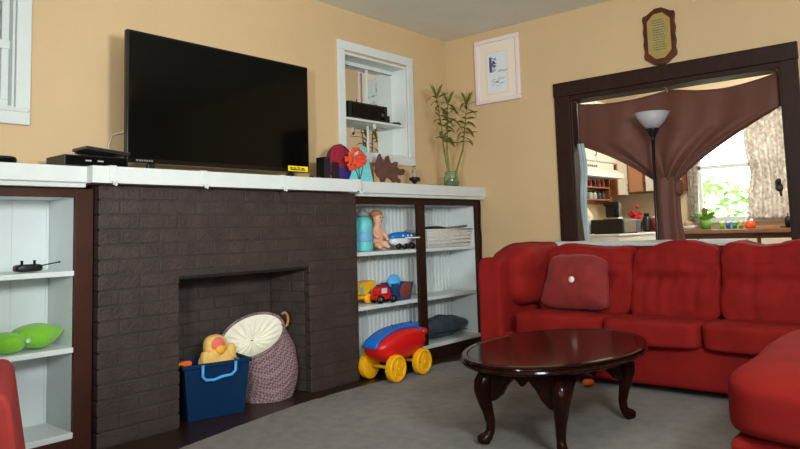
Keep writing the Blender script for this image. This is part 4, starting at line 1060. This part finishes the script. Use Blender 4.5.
q = MB(); q.soft((KX-.115, -1.93, 1.36), .03, .035, .07, 2.5, 8, wr(.02, 20)); q.tube([(KX-.11, -1.93, 1.34), (KX-.11, -1.945, 1.24)], .012, 6); q.build('tie', black_m, kc, smooth=True)
kc2 = thing('window_curtain', 'narrow floral curtain gathered at the left side of kitchen window', 'curtain', (KX-.08, -1.1, .99))
def kcf2(u, v): return (KX-.08+.02*math.sin(u*16), -.965-u*(.17-.08*v)-.0, 2.36-v*1.37)
MB().grid(kcf2, 30, 30).build('panel', floral, kc2, smooth=True, solid=.002)
rod = thing('curtain_rod', 'thin brass curtain rod across the kitchen window', 'curtain rod', (KX-.08, -1.6, 2.36))
MB().tube([(KX-.08, -.98, 2.37), (KX-.08, -2.2, 2.37)], .008, 8).build('rod', mat('brass_hook', (170, 140, 80), .4), rod, smooth=True)
for y in (-.99, -2.19): MB().ball((KX-.08, y, 2.37), .016).build('finial', mat('brass_hook', (170, 140, 80), .4), rod, smooth=True); 
for y in (-1.01, -2.17): B(KX-.09, y-.006, 2.355, KX-.001, y+.006, 2.361).build('bracket', black_m, rod)
# sill plants and bits on the counter below the window
pt = thing('potted_plant', 'leafy plant in a small green pot under the kitchen window', 'potted plant', (3.32, -1.17, CZ))
MB().lathe([(.045, 0), (.06, .1), (.055, .105)], (3.32, -1.17, CZ), 16).build('pot', mat('pot_green', (110, 170, 70), .5), pt, smooth=True)
MB().soft((3.315, -1.165, CZ+.2), .02, .03, .05, 2.4, 8).build('ornament', mat('ornament_brown', (110, 70, 50), .6), pt, smooth=True)
q = MB(); rr = random.Random(6)
for i in range(40): leaf(q, (3.32, -1.17, CZ+.1), (rr.gauss(0, .5), rr.gauss(0, .6), 1), rr.uniform(.15, .30), .02, .5, rr.uniform(-1, 1))
q.build('foliage', mat('plant_light', (120, 168, 62), .6), pt, smooth=True)
tm = tag(B(3.28, -1.30, CZ, 3.40, -1.64, CZ+.006).build('wire_tray', grey_m, bevel=.002), 'narrow dark tray holding the coloured cups below kitchen window', 'tray')
cc = [('lime green', (150, 205, 50)), ('bright blue', (30, 130, 210)), ('teal green', (50, 170, 130)), ('yellow green', (190, 210, 60)), ('sky blue', (90, 180, 220))]
for i, (nm, c_) in enumerate(cc):
    y = -1.335-i*.066
    t_ = thing('plastic_cup', f'{nm} plastic cup on the tray under the kitchen window', 'cup', (3.34, y, CZ+.0065), 0, 'coloured cups under the window')
    MB().lathe([(.022, 0), (.03, .09), (.026, .09), (.02, .006)], (3.34, y, CZ+.0065), 14).build('body', mat('cup_'+nm.replace(' ', '_'), c_, .4), t_, smooth=True)
    MB().lathe([(.0305, .06), (.0312, .065), (.0318, .08), (.031, .084)], (3.34, y, CZ+.0065), 14).build('band', mat('band_white', (236, 240, 240), .5), t_, smooth=True)
oj = thing('candy_jar', 'glass jar of orange sweets on the counter by the floral curtain', 'jar', (3.2, -1.68, CZ))
MB().lathe([(.045, 0), (.055, .02), (.055, .07), (.03, .09)], (3.2, -1.66, CZ), 18).build('jar', mat('jar_orange', (240, 92, 40), .3), oj, smooth=True)
MB().lathe([(.032, 0), (.032, .02), (.012, .03), (.012, .045)], (3.2, -1.66, CZ+.0905), 16).build('lid', clear_m, oj, smooth=True)
wd = thing('serving_bowl', 'white bowl on the counter at the left end of kitchen window', 'dish', (3.3, -1.02, CZ))
MB().lathe([(.05, 0), (.09, .05), (.085, .05), (.045, .006)], (3.25, -1.0, CZ), 20).build('bowl', white_m, wd, smooth=True)
MB().soft((3.25, -1.0, CZ+.065), .055, .055, .04, 2.3, 8).build('sponge', mat('sponge_tan', (170, 140, 110), .8), wd, smooth=True)
bd = thing('soap_bottle', 'black pump bottle at right end of the kitchen counter', 'bottle', (3.25, -2.02, CZ))
MB().lathe([(.035, 0), (.035, .10), (.015, .12)], (3.25, -2.02, CZ), 16).build('body', black_m, bd, smooth=True)
MB().tube([(3.25, -2.02, CZ+.12), (3.25, -2.02, CZ+.15), (3.22, -2.02, CZ+.15)], .005, 6).build('pump', black_m, bd, smooth=True)
cbd = tag(B(2.95, -1.78, CZ, 3.35, -2.0, CZ+.025).build('cutting_board', mat('board_wood', (170, 120, 80), .6), bevel=.003), 'wooden cutting board on the counter under the floral curtain', 'cutting board')

# outside the kitchen window
gd = B(KX+.1, -6, -.12, KX+14, 5, -.1).build('lawn', mat('lawn_green', (120, 160, 80), .9, var=.3, vscale=3)); gd['kind'] = 'structure'
for i, (x, y, r_, lb) in enumerate(((6.4, -.35, .95, 'light green garden bush outside the kitchen window, left one'), (7.6, -2.2, 1.0, 'light green garden bush outside the kitchen window, right one'))):
    t_ = thing('garden_bush', lb, 'bush', (x, y, -.1))
    q = MB(); rr = random.Random(20+i)
    for k in range(900):
        v = Vector((rr.gauss(0, 1), rr.gauss(0, 1), rr.gauss(0, 1))).normalized()*r_*rr.uniform(.75, 1.0)
        p = Vector((x, y, .85))+v*Vector((1, 1, .85)); leaf(q, p, (v.x+rr.gauss(0, .4), v.y+rr.gauss(0, .4), v.z+rr.gauss(0, .4)), .16, .05, .4, rr.uniform(-1, 1))
    q.build('foliage', mat('bush_green', (150, 182, 112), .7), t_, smooth=True)
    MB().tube([(x, y, -.1), (x, y, .5)], .05, 8).build('stem', brown_m, t_)

# ------------------------------------------------------------------ lamps & light
cl = thing('ceiling_lamp', 'round ceiling lamp behind the camera', 'ceiling lamp', (-1.3, -3.9, H-.13))
MB().ball((-1.3, -3.9, H-.10), .07, .07, .06).build('globe', mat('lamp_globe', (255, 206, 130), .4, emit=5), cl, smooth=True)
MB().lathe([(.05, -.035), (.06, -.001)], (-1.3, -3.9, H), 20).build('canopy', white_m, cl, smooth=True)

def area(name, loc, target, sx, sy, power, col):
    l = bpy.data.lights.new(name, 'AREA'); l.shape = 'RECTANGLE'; l.size = sx; l.size_y = sy; l.energy = power; l.color = col
    o = bpy.data.objects.new(name, l); COL.objects.link(o); o.location = loc
    o.rotation_euler = (Vector(target)-Vector(loc)).to_track_quat('-Z', 'Y').to_euler(); return o
CL = (.92, .98, 1)
area('room_fill', (-6.5, -3.4, 1.5), (-1.0, -1.0, 1.2), 1.8, 1.5, 34, CL)  # added soft fill from the left, there is no window in this wall
area('rear_fill', (-4.4, -4.93, 1.45), (-2.2, -1.0, 1.3), 2.4, 1.6, 42, CL)  # added soft fill from behind, no window modelled here either
area('ceiling_fill', (-3.6, -3.95, 1.7), (-2.6, -2.6, 2.6), .5, .5, 90, CL)  # unseen fill added to brighten the ceiling and its bounce, no lamp stands here
l = bpy.data.lights.new('camera_flash', 'SPOT'); l.energy = 250; l.shadow_soft_size = .12; l.color = (1, 1, 1); l.spot_size = math.radians(66); l.spot_blend = 1
o = bpy.data.objects.new('camera_flash', l); COL.objects.link(o); o.location = (-5.35, -3.1, 1.35)
o.rotation_euler = (Vector((-.6, .5, 1.6))-o.location).to_track_quat('-Z', 'Y').to_euler()
l = bpy.data.lights.new('kitchen_fill', 'POINT'); l.energy = 95; l.shadow_soft_size = .15; l.color = (1, .97, .9)  # added point fill that brightens the kitchen, no fixture belongs to it
o = bpy.data.objects.new('kitchen_fill', l); COL.objects.link(o); o.location = (1.9, -1.9, 2.5)
wd_ = bpy.data.worlds.new('World'); bpy.context.scene.world = wd_; wd_.use_nodes = True
bg_ = wd_.node_tree.nodes['Background']; bg_.inputs['Color'].default_value = (.92, .97, 1, 1); bg_.inputs['Strength'].default_value = 7

# ------------------------------------------------------------------ camera
cam = bpy.data.cameras.new('Camera'); co = bpy.data.objects.new('Camera', cam); COL.objects.link(co)
ri = Vector((.6483, -.7608, -.0294)); up = Vector((-.0467, -.0782, .9958)); fw = Vector((.7600, .6442, .0863))
M = Matrix(((ri.x, up.x, -fw.x), (ri.y, up.y, -fw.y), (ri.z, up.z, -fw.z))).to_4x4()
M.translation = Vector((-4.92392, -3.58861, .97895)); co.matrix_world = M
cam.sensor_width = 36; cam.lens = 683.026/800*36; cam.shift_y = -(224.5-172.334)/800; cam.clip_start = .05
sc = bpy.context.scene; sc.camera = co
sc.view_settings.view_transform = 'Standard'; sc.view_settings.look = 'None'; sc.view_settings.gamma = 1; sc.view_settings.exposure = 0
